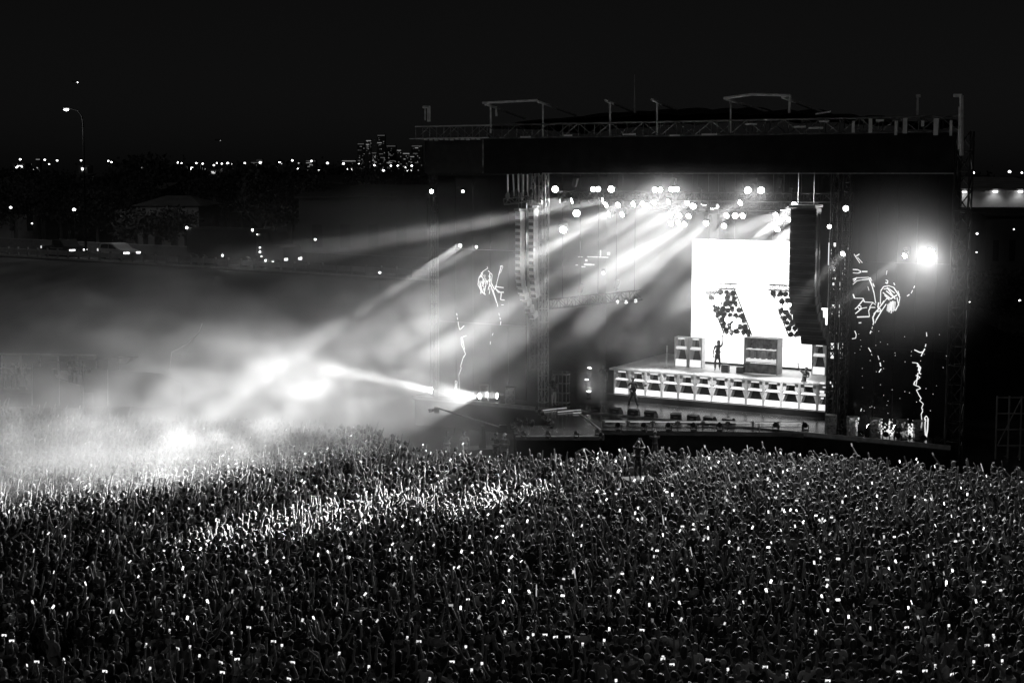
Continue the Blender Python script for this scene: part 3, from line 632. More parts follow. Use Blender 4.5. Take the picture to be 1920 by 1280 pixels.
# ------------------------------------------------------------------ hung line arrays
def line_array(name, label, boxes, w, h, d, m, tip, top):
    """a hung column of loudspeakers: list of (s, n, z, pitch)"""
    t = thing(name, label, 'loudspeaker', S(*boxes[0][:3]), SROT); o = Vector(boxes[0][:3])
    for (s_, n_, z_, a) in boxes:
        R_ = Matrix.Rotation(a, 3, 'X'); c = Vector((s_, n_, z_)) - o
        b = MB(); b.box((0, 0, 0), (w, d, h * 0.94)); e = b.build('speaker_box', m, t); e.location = c; e.rotation_euler = (a, 0, 0)
        g = MB(); g.box((0, -d / 2 - 0.012, 0), (w * 0.9, 0.02, h * 0.5)); g.build('grille', tip, e)
    for sg in (-1, 1):
        p = [Vector((s_, n_, z_)) - o + Vector((sg * (w / 2 + 0.02), 0, 0)) for s_, n_, z_, a in boxes]
        MB().tube(p, 0.03, 5).build('side_rigging', M_ALU if tip is M_ALUD else m, t)
    b = MB(); b.bb(-w * 0.5, w * 0.5, -d * 0.8, d * 0.8, h * 0.55, h * 0.55 + 0.14); b.build('fly_bar', M_ALUD, t)
    for sg in (-0.3, 0.3): MB().cyl((sg * w, 0, h * 0.6), (sg * w, 0, top - o.z), 0.02, 0.02, 5).build('chain', M_ALUD, t)
    return t
def col(px0, py0, px1, py1, n0, k, bend):
    a, b = onn(px0, py0, n0), onn(px1, py1, n0); out = []
    for i in range(k):
        u = i / (k - 1); c = max(0, u - 0.55) / 0.45
        out.append((a.x + (b.x - a.x) * c * c, n0 - bend * c * c * -1, a.z + (b.z - a.z) * u, 0.35 * c))
    return out
M_ARR = mat('grey_array_cabinet', 0.7, 0.5, noise=0.2); M_GRL = mat('dark_grille', 0.05, 0.7)
line_array('line_array', 'pale curved line array hung outermost beside the left tower', col(975, 402, 990, 592, -0.3, 17, 0.6), 0.34, 0.37, 0.5, M_ARR, M_GRL, 15.0)
line_array('line_array', 'pale straight line array hung against the left tower', col(1000, 396, 1001, 552, 0.3, 14, 0.2), 0.32, 0.36, 0.5, M_ARR, M_GRL, 15.0)
line_array('line_array', 'big black line array hung before the white screen', col(1511, 398, 1524, 636, -1.0, 17, 0.5), 1.35, 0.41, 0.75, M_BLKM, M_BLACK, 15.0)
fr = thing('motor_frame', 'rigging frame with bagged hoist motors above the left arrays', 'rigging', S(*onn(972, 372, 0)), SROT)
MB().truss((-0.8, -0.1, -0.2), (0.85, -0.1, 0.0), 0.32, 0.03, 0.4).build('frame', M_ALUD, fr, kind='stuff')
for k in range(6): b = MB(); b.sphere((-0.7 + k * 0.3, 0.05 * (k % 2), 0.12 + 0.09 * (k % 3)), (0.13, 0.13, 0.24), 8, 6); b.build('motor_bag', M_BLKM if k % 3 else M_GRAY, fr)
for k, x in enumerate((952, 962, 972, 981, 989)): a = onn(x, 327, 0); b = onn(x + (2 if k == 1 else 0), 368, 0); o = onn(972, 372, 0); MB().cyl(a - o, b - o, 0.045, 0.045, 6).build('hoist_cable', M_ARR, fr)
# ------------------------------------------------------------------ lighting trusses and lamps
def hung_truss(label, a, b, w=0.45, top=16.6):
    t = thing('lighting_truss', label, 'truss', S(*a), SROT); d = Vector(b) - Vector(a)
    MB().truss((0, 0, 0), d, w, 0.035, 0.5).build('lattice', M_BLKM, t, kind='stuff')
    for k in range(6):
        p = d * ((k + 0.3) / 5.6); MB().cyl(p + Vector((0, 0, w / 2)), p + Vector((0, 0, top - a[2])), 0.02, 0.02, 5).build('hoist_chain', M_BLKM, t)
        if k % 2 == 0: MB().box(p + Vector((0.05, 0, 0.75)), (0.22, 0.2, 0.5), Matrix.Rotation(0.25, 3, 'Y')).build('hoist_motor', M_BLKM, t)
    MB().cyl((0, -w / 2 - 0.02, -w / 2), d + Vector((0, -w / 2 - 0.02, -w / 2)), 0.02, 0.02, 5).build('cable_bar', M_ALUD, t)
    return t
TA = hung_truss('front lighting truss with blinders on top, nearest the audience', (8.5, 2.0, 13.75), (25.4, 2.0, 13.75))
TB = hung_truss('middle lighting truss crowded with lit moving heads', (9.5, 5.0, 13.2), (24.6, 5.0, 13.2))
TC = hung_truss('rear lighting truss, lowest and farthest upstage', (11.5, 8.0, 12.9), (22.8, 8.0, 12.9))
q0, q1 = onn(1012, 572, 3.0), onn(1200, 560, 3.0)
TD = hung_truss('low side truss crossing behind the left tower', (q0.x, 3.0, q0.z), (q1.x, 3.0, q1.z + 0.2), 0.55)
_b = MB(); _b.bb(-0.17, 0.17, -0.15, 0.15, 0.30, 0.42); LB = _b.mesh('lamp_base', M_BLKM)
_y = MB(); _y.bb(-0.22, -0.18, -0.06, 0.06, -0.05, 0.30); _y.bb(0.18, 0.22, -0.06, 0.06, -0.05, 0.30); _y.bb(-0.22, 0.22, -0.06, 0.06, 0.26, 0.30); LY = _y.mesh('lamp_yoke', M_BLKM)
_h = MB(); _h.cyl((0, -0.22, 0), (0, -0.1, 0), 0.09, 0.16, 12); _h.cyl((0, -0.1, 0), (0, 0.18, 0), 0.16, 0.17, 12); LH = _h.mesh('lamp_head', M_BLKM)
_l = MB(); _l.cyl((0, 0.18, 0), (0, 0.195, 0), 0.155, 0.155, 14); LL = _l.mesh('lamp_lens', M_LENS); LLD = LL.copy(); LLD.materials.clear(); LLD.materials.append(M_LENSD)
LLO = LL.copy(); LLO.materials.clear(); LLO.materials.append(M_GLASS)
NL = [0]
def moving_head(p, target, label, group, lit=2, r=1.0, floor=False, light=None):
    """p: world point of the head; target: world point it looks at"""
    p = Vector(p); d = Vector(target) - p; yaw = math.atan2(-d.x, d.y); pit = math.atan2(d.z, math.hypot(d.x, d.y))
    t = thing('moving_head_lamp', label, 'stage lamp', p, yaw, group); t.scale = (r,) * 3
    f = -1 if floor else 1
    o = link('base', LB, t); o.scale = (1, 1, f); o = link('yoke', LY, t); o.scale = (1, 1, f)
    h = link('head', LH, t); h.rotation_euler = (pit, 0, 0)
    link('lens', (LLO, LLD, LL)[lit], h)
    if light:
        e, an, bl = light; u = d.normalized(); 
        if bl == 'beam': beam(t, p + u * (0.26 * r), target, e * (an / 8) ** 2, an)
        else: spot(t, p + u * (0.26 * r), target, e, an, bl, 0.12)
    return t
E_BM, E_BL, E_BIG, E_FL = 150.0, 4600.0, 5000.0, 16000.0
CAMP = Vector((0, 0, CAM_H))
def blinder(px, py, n, label, k=2, light=None, r=0.13, m=None, tgt=(0, 45, 2)):
    q = onn(px, py, n); p = S(*q); d = CAMP - p; yaw = math.atan2(-d.x, d.y)
    t = thing('blinder_lamp', label, 'stage lamp', p, yaw, 'blinders facing the audience')
    w = r * 2.3 * k
    if k == 1: MB().cyl((0, -0.2, 0), (0, -0.002, 0), r * .7, r * 1.1, 16).build('housing', M_BLKM, t)
    else: MB().bb(-w / 2, w / 2, -0.2, -.002, -r * 1.25, r * 1.25).build('housing', M_BLKM, t)
    MB().bb(-w / 2 - 0.03, -w / 2, -0.13, -0.07, -r * 1.9, r * 0.4).build('bracket', M_BLKM, t); MB().bb(w / 2, w / 2 + 0.03, -0.13, -0.07, -r * 1.9, r * 0.4).build('bracket', M_BLKM, t)
    for i in range(k): MB().cyl(((i - (k - 1) / 2) * r * 2.15, 0, 0), ((i - (k - 1) / 2) * r * 2.15, 0.03, 0), r, r, 16).build('lens', m or M_LENSB, t)
    if light: spot(t, p + d.normalized() * 0.15, tgt, light[0], light[1], light[2], 0.15)
    return t
BW = lambda e: (e, 120, 0.8)
for i, (px, py, k, e) in enumerate(((1041, 355, 1, 0), (1117, 355, 2, 0), (1146, 355, 1, 0), (1233, 356, 2, E_BL), (1264, 355, 2, E_BL), (1402, 357, 1, E_BL), (1427, 357, 1, E_BL))):
    blinder(px, py, 1.6, f'{nth(i + 1)} bright blinder from the left on top of the front truss', k, BW(e) if e else None, 0.13 if k == 2 else 0.17)
# moving heads: pixel, depth, look-at point, lens, light(energy, angle, blend)
KEY = [tuple(S(13.2, 4.0, 2.4)), tuple(S(17.2, 4.2, 2.4)), tuple(S(21.0, 4.4, 2.4))]
HEADS = [
    (1056, 375, 2, (-26, 84, 9), 2, (E_BM * .95, 6.5, 'beam')), (1078, 375, 2, (-22, 76, 6), 2, (E_BM * .95, 6.5, 'beam')), (1108, 376, 2, (2, 60, 2), 0, None), (1136, 375, 2, (-24, 78, 8.5), 2, (E_BM * .95, 6.5, 'beam')), (1141, 382, 2, (-18, 66, 2), 2, None),
    (1163, 382, 2, (-16, 61, 1), 2, (E_BM * .95, 6.5, 'beam')), (1192, 381, 2.2, (-23, 59, 1), 2, (E_BM * .5, 9, 'beam')), (1230, 377, 2, (-10, 64, 2), 2, (E_BM * 1.9, 5, 'beam')), (1258, 376, 2, (-14, 66, 3), 2, (E_BM * 1.9, 4, 'beam')), (1293, 378, 2, (-12, 62, 2), 2, (E_BM * 1.9, 5, 'beam')), (1301, 385, 2.4, (0, 50, 4), 2, None),
    (1321, 377, 2, KEY[0], 2, (E_BM * .055, 26, 'beam')), (1337, 384, 2, KEY[1], 2, (E_BM * .055, 26, 'beam')), (1393, 378, 2, (-15, 61, 2), 2, (E_BM * 1.6, 7, 'beam')), (1469, 387, 2, KEY[2], 2, (E_BM * .055, 26, 'beam')), (1493, 381, 2, (-0.8, 58.4, 1.7), 2, (E_BM * 11, 7.5, 'beam')),
    (1147, 400, 5, (-22, 74, 5), 2, (E_BM * .95, 6.5, 'beam')), (1171, 400, 5, (-16, 68, 3), 2, (E_BM * .95, 6.5, 'beam')), (1260, 400, 5, (-9, 64, 2), 2, None), (1277, 402, 5, (-7, 62, 2), 2, (E_BM * .95, 6.5, 'beam')), (1294, 403, 5, (-5, 62, 2), 2, None),
    (1366, 402, 5, (-9, 60, 2), 2, (E_BM * 1.9, 4.5, 'beam')), (1380, 403, 5, (0, 50, 5), 2, None), (1395, 402, 5, (-2, 60, 2), 2, None), (1460, 402, 5, (-20.5, 58.5, 2.8), 2, (E_BM * 1.05, 15, 'beam')), (1482, 408, 5, (4, 66, 2), 2, (E_BM * .35, 4, 'beam')), (1501, 405, 5, (-20, 60, 3.2), 2, (E_BM * 1.0, 16, 'beam')), (1541, 400, 5, (-6.5, 55.8, 1.7), 2, (E_BM * 15, 7.5, 'beam')),
    (1261, 417, 8, (-8, 66, 2), 2, None), (1275, 415, 8, (-8, 66, 2), 2, None), (1287, 418, 8, (-8, 66, 2), 2, (E_BM * 1.6, 7, 'beam')), (1327, 416, 8, (-4, 64, 2), 2, (E_BM * 1.6, 7, 'beam')), (1360, 421, 8, (-1, 64, 2), 2, (E_BM * .6, 6, 'beam')), (1454, 418, 8, (3, 64, 2), 2, None), (1460, 427, 8, (4, 66, 2), 2, (E_BM * .3, 4, 'beam')), (1346, 384, 5, (0, 60, 2), 1, None), (1218, 384, 5, (-27, 66, 1), 2, (E_BM * .3, 22, 'beam')), (1208, 380, 5, (-6, 64, 2), 2, None)]
rowname = {2: 'slung under the front truss', 5: 'slung under the middle truss', 8: 'slung under the rear truss'}
cnt = {2: 0, 5: 0, 8: 0}
for (px, py, n, tg, lit, lg) in sorted(HEADS, key=lambda h: h[0]):
    k = 2 if n < 3 else int(n); cnt[k] += 1
    moving_head(S(*onn(px, py, n)), tg, f"{'unlit' if not lit else 'lit'} moving head lamp, {nth(cnt[k])} from the left {rowname[k]}", 'moving head lamps on the trusses', lit, 1.0 if lit else 0.9, False, lg)
for i, (px, py, n) in enumerate(((1081, 400, 6), (1056, 431, 6))):
    q = onn(px, py, n); moving_head(S(*q), CAMP, f"large oval wash lamp hung at the left, {'upper' if i == 0 else 'lower'} of two", 'oval wash lamps', 2, 1.3)
# side and floor lamps
moving_head(S(*onn(865, 459, 0.2)), at(540, 676, 72), 'left of two small beam lamps high before the left screen', 'beam lamps', 2, 0.6, False, (E_BM * 1.5, 4, 'beam'))
moving_head(S(*onn(895, 462, 0.2)), at(600, 620, 74), 'right of two small beam lamps high before the left screen', 'beam lamps', 2, 0.45, False, (E_BM * 1.1, 3, 'beam'))
moving_head(S(*onn(1583, 473, 0.6)), (4, 60, 1.0), 'bright lamp on the right truss tower', 'beam lamps', 2, 0.8, False, (E_BM * .12, 14, 'beam'))
moving_head(S(*onn(1700, 477, 0.4)), (4, 60, 2), 'small beam lamp left of the blinding right hand lamp', 'beam lamps', 2, 0.8, False, (E_BM * .6, 4, 'beam'))
blinder(1743, 476, 0.3, 'blinding round lamp on the right screen, brightest of all', 1, (E_BIG, 150, .6), 0.24)
blinder(1586, 391, 1.0, 'single blinder at the right end of the trusses', 1, None, 0.13)
blinder(1555, 425, 1.0, 'small round lamp above the black right array', 1, None, 0.1)
for i, (px, py) in enumerate(((809, 359), (868, 359))): blinder(px, py, 0.4, f"{'left' if i == 0 else 'right'} of two work lamps high on the left screen", 1, None, 0.11 if i == 0 else 0.07)
LEFTW = [(815, 733, 0.3, (-40, 71, 12), E_BM * .95, 11, 'leftmost floor lamp shining over the smoky crowd'), (905, 742, 0.2, (-28, 62, 3.4), E_FL * .5, 50, 'brightest floor lamp on the left wing'), (938, 742, 0.4, (-26, 74, 5), E_BM * .8, 5, 'right floor lamp of the left wing')]
for px, py, n, tg, e, an, lb in LEFTW: moving_head(S(*onn(px, py, n)), tg, lb, 'floor lamps', 2, 1.1, True, (e, an, 'beam' if an < 14 else .5))
for px, py, tg, e, an, lb in ((1633, 802, (4, 84, 9), E_FL * .14, 8, 'left lit floor lamp of the right wing'), (1683, 804, (4, 84, 10), E_FL * .25, 9, 'right lit floor lamp of the right wing')):
    moving_head(S(*onn(px, py, 0.15)), tg, lb, 'floor lamps', 2, 0.9, True, (e, an, .4))
for i, (px, py, n, an) in enumerate(((1100, 716, 4.0, 7), (1105, 694, 5.0, 5), (1104, 738, 2.5, 9))):
    p = S(*onn(px, py, n)); moving_head(p, p + Vector((0.2 + 0.9 * (i == 1), 0.1, 9)), f'{nth(i + 1)} of three small uplights behind the left tower', 'uplights', 2, 0.75, True, (E_FL * .06, an, .3))
# small lamps standing along the front edges, most of them dark
FR = [(1008, 766), (1013, 771), (1019, 777), (1024, 783), (1030, 788), (1036, 793), (968, 787), (975, 790), (985, 786), (966, 800), (970, 808), (1028, 812), (982, 812), (1081, 812), (1121, 808), (1128, 815), (962, 795), (998, 790)]
for i, (px, py) in enumerate(FR):
    p = onz(px, py, 2.02); moving_head(p, p + Vector((-0.6, -1, 0.5)), f'small dark floor lamp on the runway edge, {nth(i + 1)} of the run', 'floor lamps along the runway', 0, 0.62, True)
for i, px in enumerate((1160, 1208, 1254, 1301, 1350, 1455, 1510)):
    p = onz(px, 797, 2.05); moving_head(p, p + Vector((-0.4, -1, 0.4)), f'dark floor lamp on the light rail, {nth(i + 1)} from the runway', 'floor lamps on the light rail', 0, 0.8, True)
WG = MB(); WG.add([(-.3, -.24, 0), (.3, -.24, 0), (.3, .24, 0), (-.3, .24, 0), (-.3, -.24, .3), (.3, -.24, .3), (.3, .02, .36), (-.3, .02, .36), (.3, .24, .1), (-.3, .24, .1)], [(0, 3, 2, 1), (0, 1, 5, 4), (4, 5, 6, 7), (7, 6, 8, 9), (9, 8, 2, 3), (0, 4, 7, 9, 3), (1, 2, 8, 6, 5)])
WGM = WG.mesh('wedge_box', M_BLKM); WGG = MB(); WGG.add([(-.26, .045, .352), (.26, .045, .352), (.26, .225, .125), (-.26, .225, .125)], [(0, 1, 2, 3)]); WGG = WGG.mesh('wedge_grille', mat('wedge_grille', 0.06, 0.5, 0.3, noise=0.3, scale=30))
for i, (px, py) in enumerate(((1111, 775), (1147, 778), (1177, 782), (1207, 786), (1258, 789), (1292, 792), (1325, 794), (1361, 797))):
    q = inv(onz(px, py, 1.81)); t = thing('monitor_wedge', f'black monitor wedge, {nth(i + 1)} from the left along the stage front', 'monitor', S(q.x, max(q.y, -0.05), 1.805), SROT + random.uniform(-.25, .25) + 0.1, 'monitor wedges along the stage front')
    link('box', WGM, t); link('grille', WGG, t); MB().bb(-.1, .1, -.27, -.245, .12, .17).build('handle', M_ALUD, t)
M_BAR = mat('mesh_barrel', 0.3, 0.4, 0.2, noise=0.5, scale=8, alpha=0.55)
for i, (px, py, w) in enumerate(((1557, 812, 1), (1596, 816, 0), (1641, 819, 1), (1691, 822, 1), (1722, 823, 1), (953, 757, 0), (906, 752, 0))):
    q = inv(onz(px, py, 1.81)); t = thing('mesh_barrel', (f'see-through mesh barrel on the right wing, {nth(i + 1)} from the truss tower' if i < 5 else ('see-through mesh barrel on the left wing beside the ' + ('right' if i == 5 else 'brightest') + ' floor lamp')), 'barrel', S(q.x, max(q.y, 0.05), 1.805), SROT, 'mesh barrels on the wings')
    b = MB(); b.cyl((0, 0, 0.05), (0, 0, 0.92), 0.28, 0.28, 16, False); b.build('shell', M_BAR, t, True)
    for z in (0.03, 0.48, 0.94): MB().cyl((0, 0, z - 0.02), (0, 0, z + 0.02), 0.29, 0.29, 16).build('hoop', M_ALUD, t)
for i, (px, py) in enumerate(((1655, 818), (1672, 824), (1612, 819), (1715, 832), (1570, 815), (1740, 836))):
    p = onz(px, py, 2.0); p = S(inv(p).x, 0.05, 2.0); moving_head(p, p + Vector((-0.5, -1, 0.3)), f'dark floor lamp at the right wing edge, {nth(i + 1)} of six', 'floor lamps on the right wing', 0, 0.85, True)
# glowing slips for the right tower's gaps, black legs and small gear
bl = thing('black_leg_drape', 'black drape hanging between the big array and the right tower', 'drape', S(0, 0, 0), SROT)
a, b = onn(1534, 420, 3.0), onn(1600, 580, 3.0); MB().bb(a.x, b.x + .6, 3.0, 3.1, b.z, 15).build('upper_drape', M_BLACK, bl)
c = onn(1549, 740, 3.0); MB().bb(c.x, b.x + 1.5, 2.98, 3.08, 1.82, b.z - 0.002).build('lower_drape', M_BLACK, bl)
tw = thing('tower_gap_glow', 'stacked glowing slips standing in for light gaps in the right truss tower', 'glow slips', S(0, 0, 0), SROT)
SL = [(1553.5, 455, 1558, 497), (1554, 497, 1557, 520), (1563, 455, 1567, 463), (1581.5, 478, 1584, 498), (1587, 464, 1590, 472), (1560, 500, 1566, 511), (1576, 508, 1580, 515), (1582, 500, 1584, 515), (1559, 518, 1562, 523), (1565, 520, 1567, 524), (1572, 522, 1574, 526), (1577, 520, 1580, 525), (1554, 527, 1558, 536), (1573, 529, 1579, 536), (1560, 530, 1564, 535), (1554, 538, 1556, 553), (1563, 541, 1565, 543), (1574, 541, 1576, 543), (1558, 571, 1566, 577), (1572, 571, 1580, 577), (1557, 584, 1561, 589), (1571, 583, 1574, 587), (1576, 582, 1580, 586), (1571, 590, 1575, 594), (1577, 589, 1580, 593), (1556, 643, 1565, 655), (1571, 643, 1580, 655), (1557, 660, 1564, 672), (1572, 660, 1579, 672), (1538, 716, 1546, 720), (1537, 732, 1545, 737), (1539, 745, 1544, 748), (1553, 715, 1558, 719), (1560, 722, 1563, 727), (1575, 716, 1577, 722), (1570, 728, 1573, 735), (1552, 700, 1556, 703), (1565, 706, 1568, 710), (1574, 700, 1577, 704)]
for x0, y0, x1, y1 in SL:  # added glowing slips imitate the light seen through the tower gaps
    p, r = onn(x0, y0, 2.6), onn(x1, y1, 2.6); MB().bb(p.x, r.x, 2.6, 2.62, r.z, p.z).build('gap_glow', mat('gap_glow', 0.5, 0.5, emit=1.1), tw)
sg = thing('marquee_truss_sign', 'bright bar and figure lights on the low side truss', 'sign lights', S(0, 0, 0), SROT)
for x0, y0, x1, y1 in ((1084, 481, 1092, 482.5), (1101, 480.5, 1111, 482.5), (1112, 481, 1140, 483.5), (1125, 469, 1126.5, 480), (1138, 473, 1143, 478), (1097, 486, 1101, 490), (1095, 494, 1108, 498), (1108, 495, 1114, 497.5), (1079, 496, 1083, 498), (1090, 499, 1097, 501.5)):
    p, r = onn(x0, y0, 4.0), onn(x1, y1, 4.0); MB().bb(p.x, r.x, 4.0, 4.05, r.z, p.z).build('light_bar', M_ART, sg)
for i, (px, py) in enumerate(((1131, 512), (1158, 566), (1174, 566), (1192, 564))): moving_head(S(*onn(px, py, 3.2)), CAMP, f'soft round lamp on the low side truss, {nth(i + 1)} from the left', 'side truss lamps', 1, 0.6)
# hung racks of par lamps in front of the white screen
PC = MB(); PC.cyl((0, 0.2, 0), (0, -0.14, 0), 0.10, 0.17, 10); PCM = PC.mesh('par_can', M_BLKM)
PL = MB(); PL.cyl((0, -0.142, 0), (0, -0.155, 0), 0.16, 0.16, 12); PLM = PL.mesh('par_lens', M_GLASS); PLL = PL.mesh('par_lens_lit', M_LENS)
def par_rack(px, py, label, lit, seed):
    q = onn(px, py, 5.6); t = thing('par_lamp_rack', label, 'lamp rack', S(q.x, 5.6, q.z), SROT, 'hung racks of par lamps')
    sh = 0.33
    for j in range(8):
        for i in range(5):
            x = (i - 2) * 0.345 + j * sh * 0.46; z = -j * 0.315
            rp_ = random.Random(i * 31 + j * 7 + seed * 101); c = link('par_can', PCM, t, None, (x + rp_.uniform(-.05, .05), 0.06 * ((i + j) % 2), z + rp_.uniform(-.05, .05))); c.rotation_euler = (rp_.uniform(-1.0, .1), 0, rp_.uniform(-.2, 1.1)); c.scale = (rp_.uniform(.8, 1.1),) * 3
            link('lens', PLL if (i, j) in lit else PLM, c)
    for i in (-1, 1): MB().cyl(((-2.0 + (i > 0) * 4) * 0.42, 0.05, 0.25), ((-2.0 + (i > 0) * 4) * 0.42 + 6.5 * sh * 0.52, 0.05, -6.5 * 0.36), 0.035, 0.035, 6).build('side_bar', M_BLKM, t)
    MB().truss((-0.95, 0.1, 0.38), (0.95, 0.1, 0.38), 0.3, 0.025, 0.3).build('head_truss', M_BLKM, t, kind='stuff')
    for j in range(7): MB().cyl((-0.8 + j * sh * 0.52, 0.1, -j * 0.36 + 0.15), (0.8 + j * sh * 0.52, 0.1, -j * 0.36 + 0.15), 0.02, 0.02, 5).build('cross_bar', M_BLKM, t)
    for x in (-0.8, -0.2, 0.8): MB().cyl((x, 0.1, 0.5), (x - 0.05, 0.1, 15.8 - q.z), 0.012, 0.012, 4).build('hang_wire', M_GRAY, t)
par_rack(1350, 549, 'hung rack of par lamps left before the white screen', {(1, 1), (1, 2), (2, 1), (0, 2), (3, 5), (2, 6), (2, 5), (1, 5)}, 1)
par_rack(1472, 553, 'hung rack of par lamps half hidden by the black array', {(0, 1), (1, 2), (0, 2), (3, 3), (2, 2)}, 2)
# ------------------------------------------------------------------ performers and crew
FY = SROT + PI
def features(b, ms):
    """eyes, nose and mouth for those who face us"""
    for sg in (-1, 1): MB().sphere((0.03 * sg, 0.085, 1.645), (0.012, 0.008, 0.009), 6, 4).build('eye', M_BLKM, b)
    MB().add([(-.012, .088, 1.615), (.012, .088, 1.615), (0, .115, 1.615), (0, .088, 1.655)], [(0, 2, 3), (2, 1, 3), (0, 1, 2)]).build('nose', M_SKIN, b); MB().box((0, 0.08, 1.583), (0.045, 0.012, 0.01)).build('mouth', M_BLKM, b)
sing = person_meshes('singer', 'down', 'up', (-0.05, -0.03), 'long', 0, 'step', True, True)
p = onz(1345, 694, RZ1 + 0.02); b = put_person(sing, p, FY + 0.3, 'singer in dark outfit with one arm raised, before the white screen', None, 0.04); features(b, sing); b.children[1].data.materials[0] = mat('pale_trousers', 0.5, 0.7)
gt = person_meshes('guitarist', 'strum', 'guitarneck', (0.02, 0.04), 'short', 0.02, 'wide')
p = onz(1187, 765, 1.81); b = put_person(gt, p, FY + 0.25, 'guitarist in dark clothes standing before the riser', None, 0.03); features(b, gt)
g = thing('guitar', 'dark electric guitar held by the guitarist before the riser', 'guitar', mw(b) @ Vector((0.0, 0.2, 1.08)), FY + 0.25, None, (0, math.radians(20), FY + 0.25))
MB().prism([(-.2, -.02), (-.12, -.02), (.1, -.02), (.16, -.02), (.16, .025), (-.2, .025)], -.13, .13).build('body', M_GLASS, g); MB().bb(-.72, -.2, -.015, .01, -.025, .025).build('neck', M_GRAY, g); MB().bb(-.86, -.72, -.015, .01, -.04, .05).build('headstock', M_GLASS, g)
cr = person_meshes('crew', 'hip', 'down', (0, 0.02), 'short', 0.02, 'stand')
cr['trousers'].materials[0] = mat('pale_trousers', 0.5, 0.7)
b = put_person(cr, onz(1038, 760, 1.81), FY + 1.2, 'stagehand in dark top and pale trousers beside the left tower', None, 0.03); features(b, cr)
k2 = person_meshes('drummer', 'upout', 'chest', (-0.2, 0.12), 'short', 0.03, 'wide')
q = onz(1507, 716, RZ1 + 0.02); b = put_person(k2, q + Vector((0, 0, -0.8)), FY, 'musician leaning with one arm thrown up, near the right cabinet', None, 0.05, 0.95)
k3 = PM['a']; b = put_person(k3, S(9.1, 6.5, 1.81), FY + .4, 'dim figure in black standing in the dark behind the left tower', None, 0.02)
ms_ = thing('microphone_stand', 'tall pale microphone stand on the left of the riser', 'microphone stand', onz(1250, 690, RZ1 + 0.02), SROT)
MB().cyl((0, 0, 0), (0, 0, 0.03), 0.16, 0.15, 12).build('foot', M_ALU, ms_); MB().cyl((0, 0, 0.03), (0, 0, 1.25), 0.03, 0.025, 8).build('pole', M_WHITE, ms_); MB().sphere((0, 0, 1.3), 0.05, 8, 6).build('microphone', M_ALU, ms_)
for i, (px, py, w, h) in enumerate(((1360, 697, .42, .42), (1388, 699, .4, .35))):
    t = thing('guitar_amp', ('small dark amplifier right of the singer' if i == 0 else 'small dark amplifier against the drum cabinet'), 'amplifier', onz(px, py, RZ1 + 0.02), SROT, 'amplifiers'); MB().bb(-w / 2, w / 2, -.15, .15, 0, h).build('cabinet_box', M_BLKM, t); MB().bb(-w / 2 + .03, w / 2 - .03, -.165, -.152, .03, h - .08).build('grille', M_GRL, t)
fc = thing('flight_case', 'grey wheeled equipment rack behind the stagehand', 'rack', S(*(lambda v: (v.x, v.y, 1.81))(inv(onz(1052, 757, 1.81)))), SROT + .1)
for z in (0.06, 0.62, 1.18, 1.7): MB().bb(-.45, .45, -.3, .3, z, z + .05).build('shelf', M_ALUD, fc)
for x in (-.45, -.05, .2, .45): MB().bb(x - .03, x + .03, -.32, -.28, 0.0, 2.0).build('post', M_ALUD, fc)
MB().bb(-.42, .42, .1, .28, .12, 1.75).build('gear', M_BLKM, fc)
# ------------------------------------------------------------------ highway on its bank, barrier, traffic, street lamps
def hwp(t, off=0.0, z=6.3): v = HW0 + HD * t + HN * off; return Vector((v.x, v.y, z))
HANG = math.atan2(HD.y, HD.x)
T0, T1 = -30.0, (HW1 - HW0).length + 16
def road_strip(name, o0, o1, z0, z1, m, label):
    b = MB(); k = 24
    vs = []
    for i in range(k + 1):
        t = T0 + (T1 - T0) * i / k
        for o, z in ((o0, z0), (o1, z0), (o1, z1), (o0, z1)): vs.append(hwp(t, o, z))
    fs = [(4 * i + j, 4 * (i + 1) + j, 4 * (i + 1) + (j + 1) % 4, 4 * i + (j + 1) % 4) for i in range(k) for j in range(4)]
    b.add(vs, fs); o = b.build(name, m); tag(o, label, kind='structure'); return o
road_strip('road', -0.6, 9.5, 6.0, 6.27, mat('asphalt', 0.05, 0.85, noise=0.3, scale=2), 'dark asphalt highway on the bank')
br = thing('crash_barrier', 'pale highway barrier with dark posts along the bank top', 'barrier', hwp(0), HANG)
L = 1.72; k0 = int(T0 / L); k1 = int(T1 / L)
PB = MB(); PB.bb(-0.05, L - 0.11, -0.05, 0.05, 0.36, 0.80); PBM = PB.mesh('rail_panel', mat('barrier_paint', 0.42, 0.7, noise=0.3, scale=1.2))
PC_ = MB(); PC_.bb(-0.16, -0.06, -0.1, 0.1, -0.05, 0.98); PCM_ = PC_.mesh('barrier_post', M_CON)
PK = MB(); PK.bb(-0.05, L - 0.11, -0.18, 0.12, -0.05, 0.10); PKM = PK.mesh('barrier_kerb', mat('barrier_paint', 0.42, 0.7))
for k in range(k0, k1):
    for nm, me in (('rail_panel', PBM), ('post', PCM_), ('kerb', PKM)): link(nm, me, br, None, (k * L, 0, 0))
fb = thing('far_barrier', 'plain dark concrete wall along the far side of the highway', 'barrier', hwp(0, 9.8), HANG)
MB().bb(T0, T1, 0, .2, -0.1, 1.0).build('wall', mat('far_wall', 0.16, 0.8, noise=0.3), fb); MB().bb(T0, T1, -.04, .24, 1.0, 1.08).build('coping', M_CON, fb)
M_CARP = mat('silver_car_paint', 0.85, 0.3, 0.15, noise=0.05); M_CARD = mat('dark_car_paint', 0.03, 0.25, 0, 0.6)
M_HEADL = mat('headlight', 0.8, 0.3, emit=4.0); M_TAIL = mat('tail_light', 0.5, 0.3, emit=0.9)
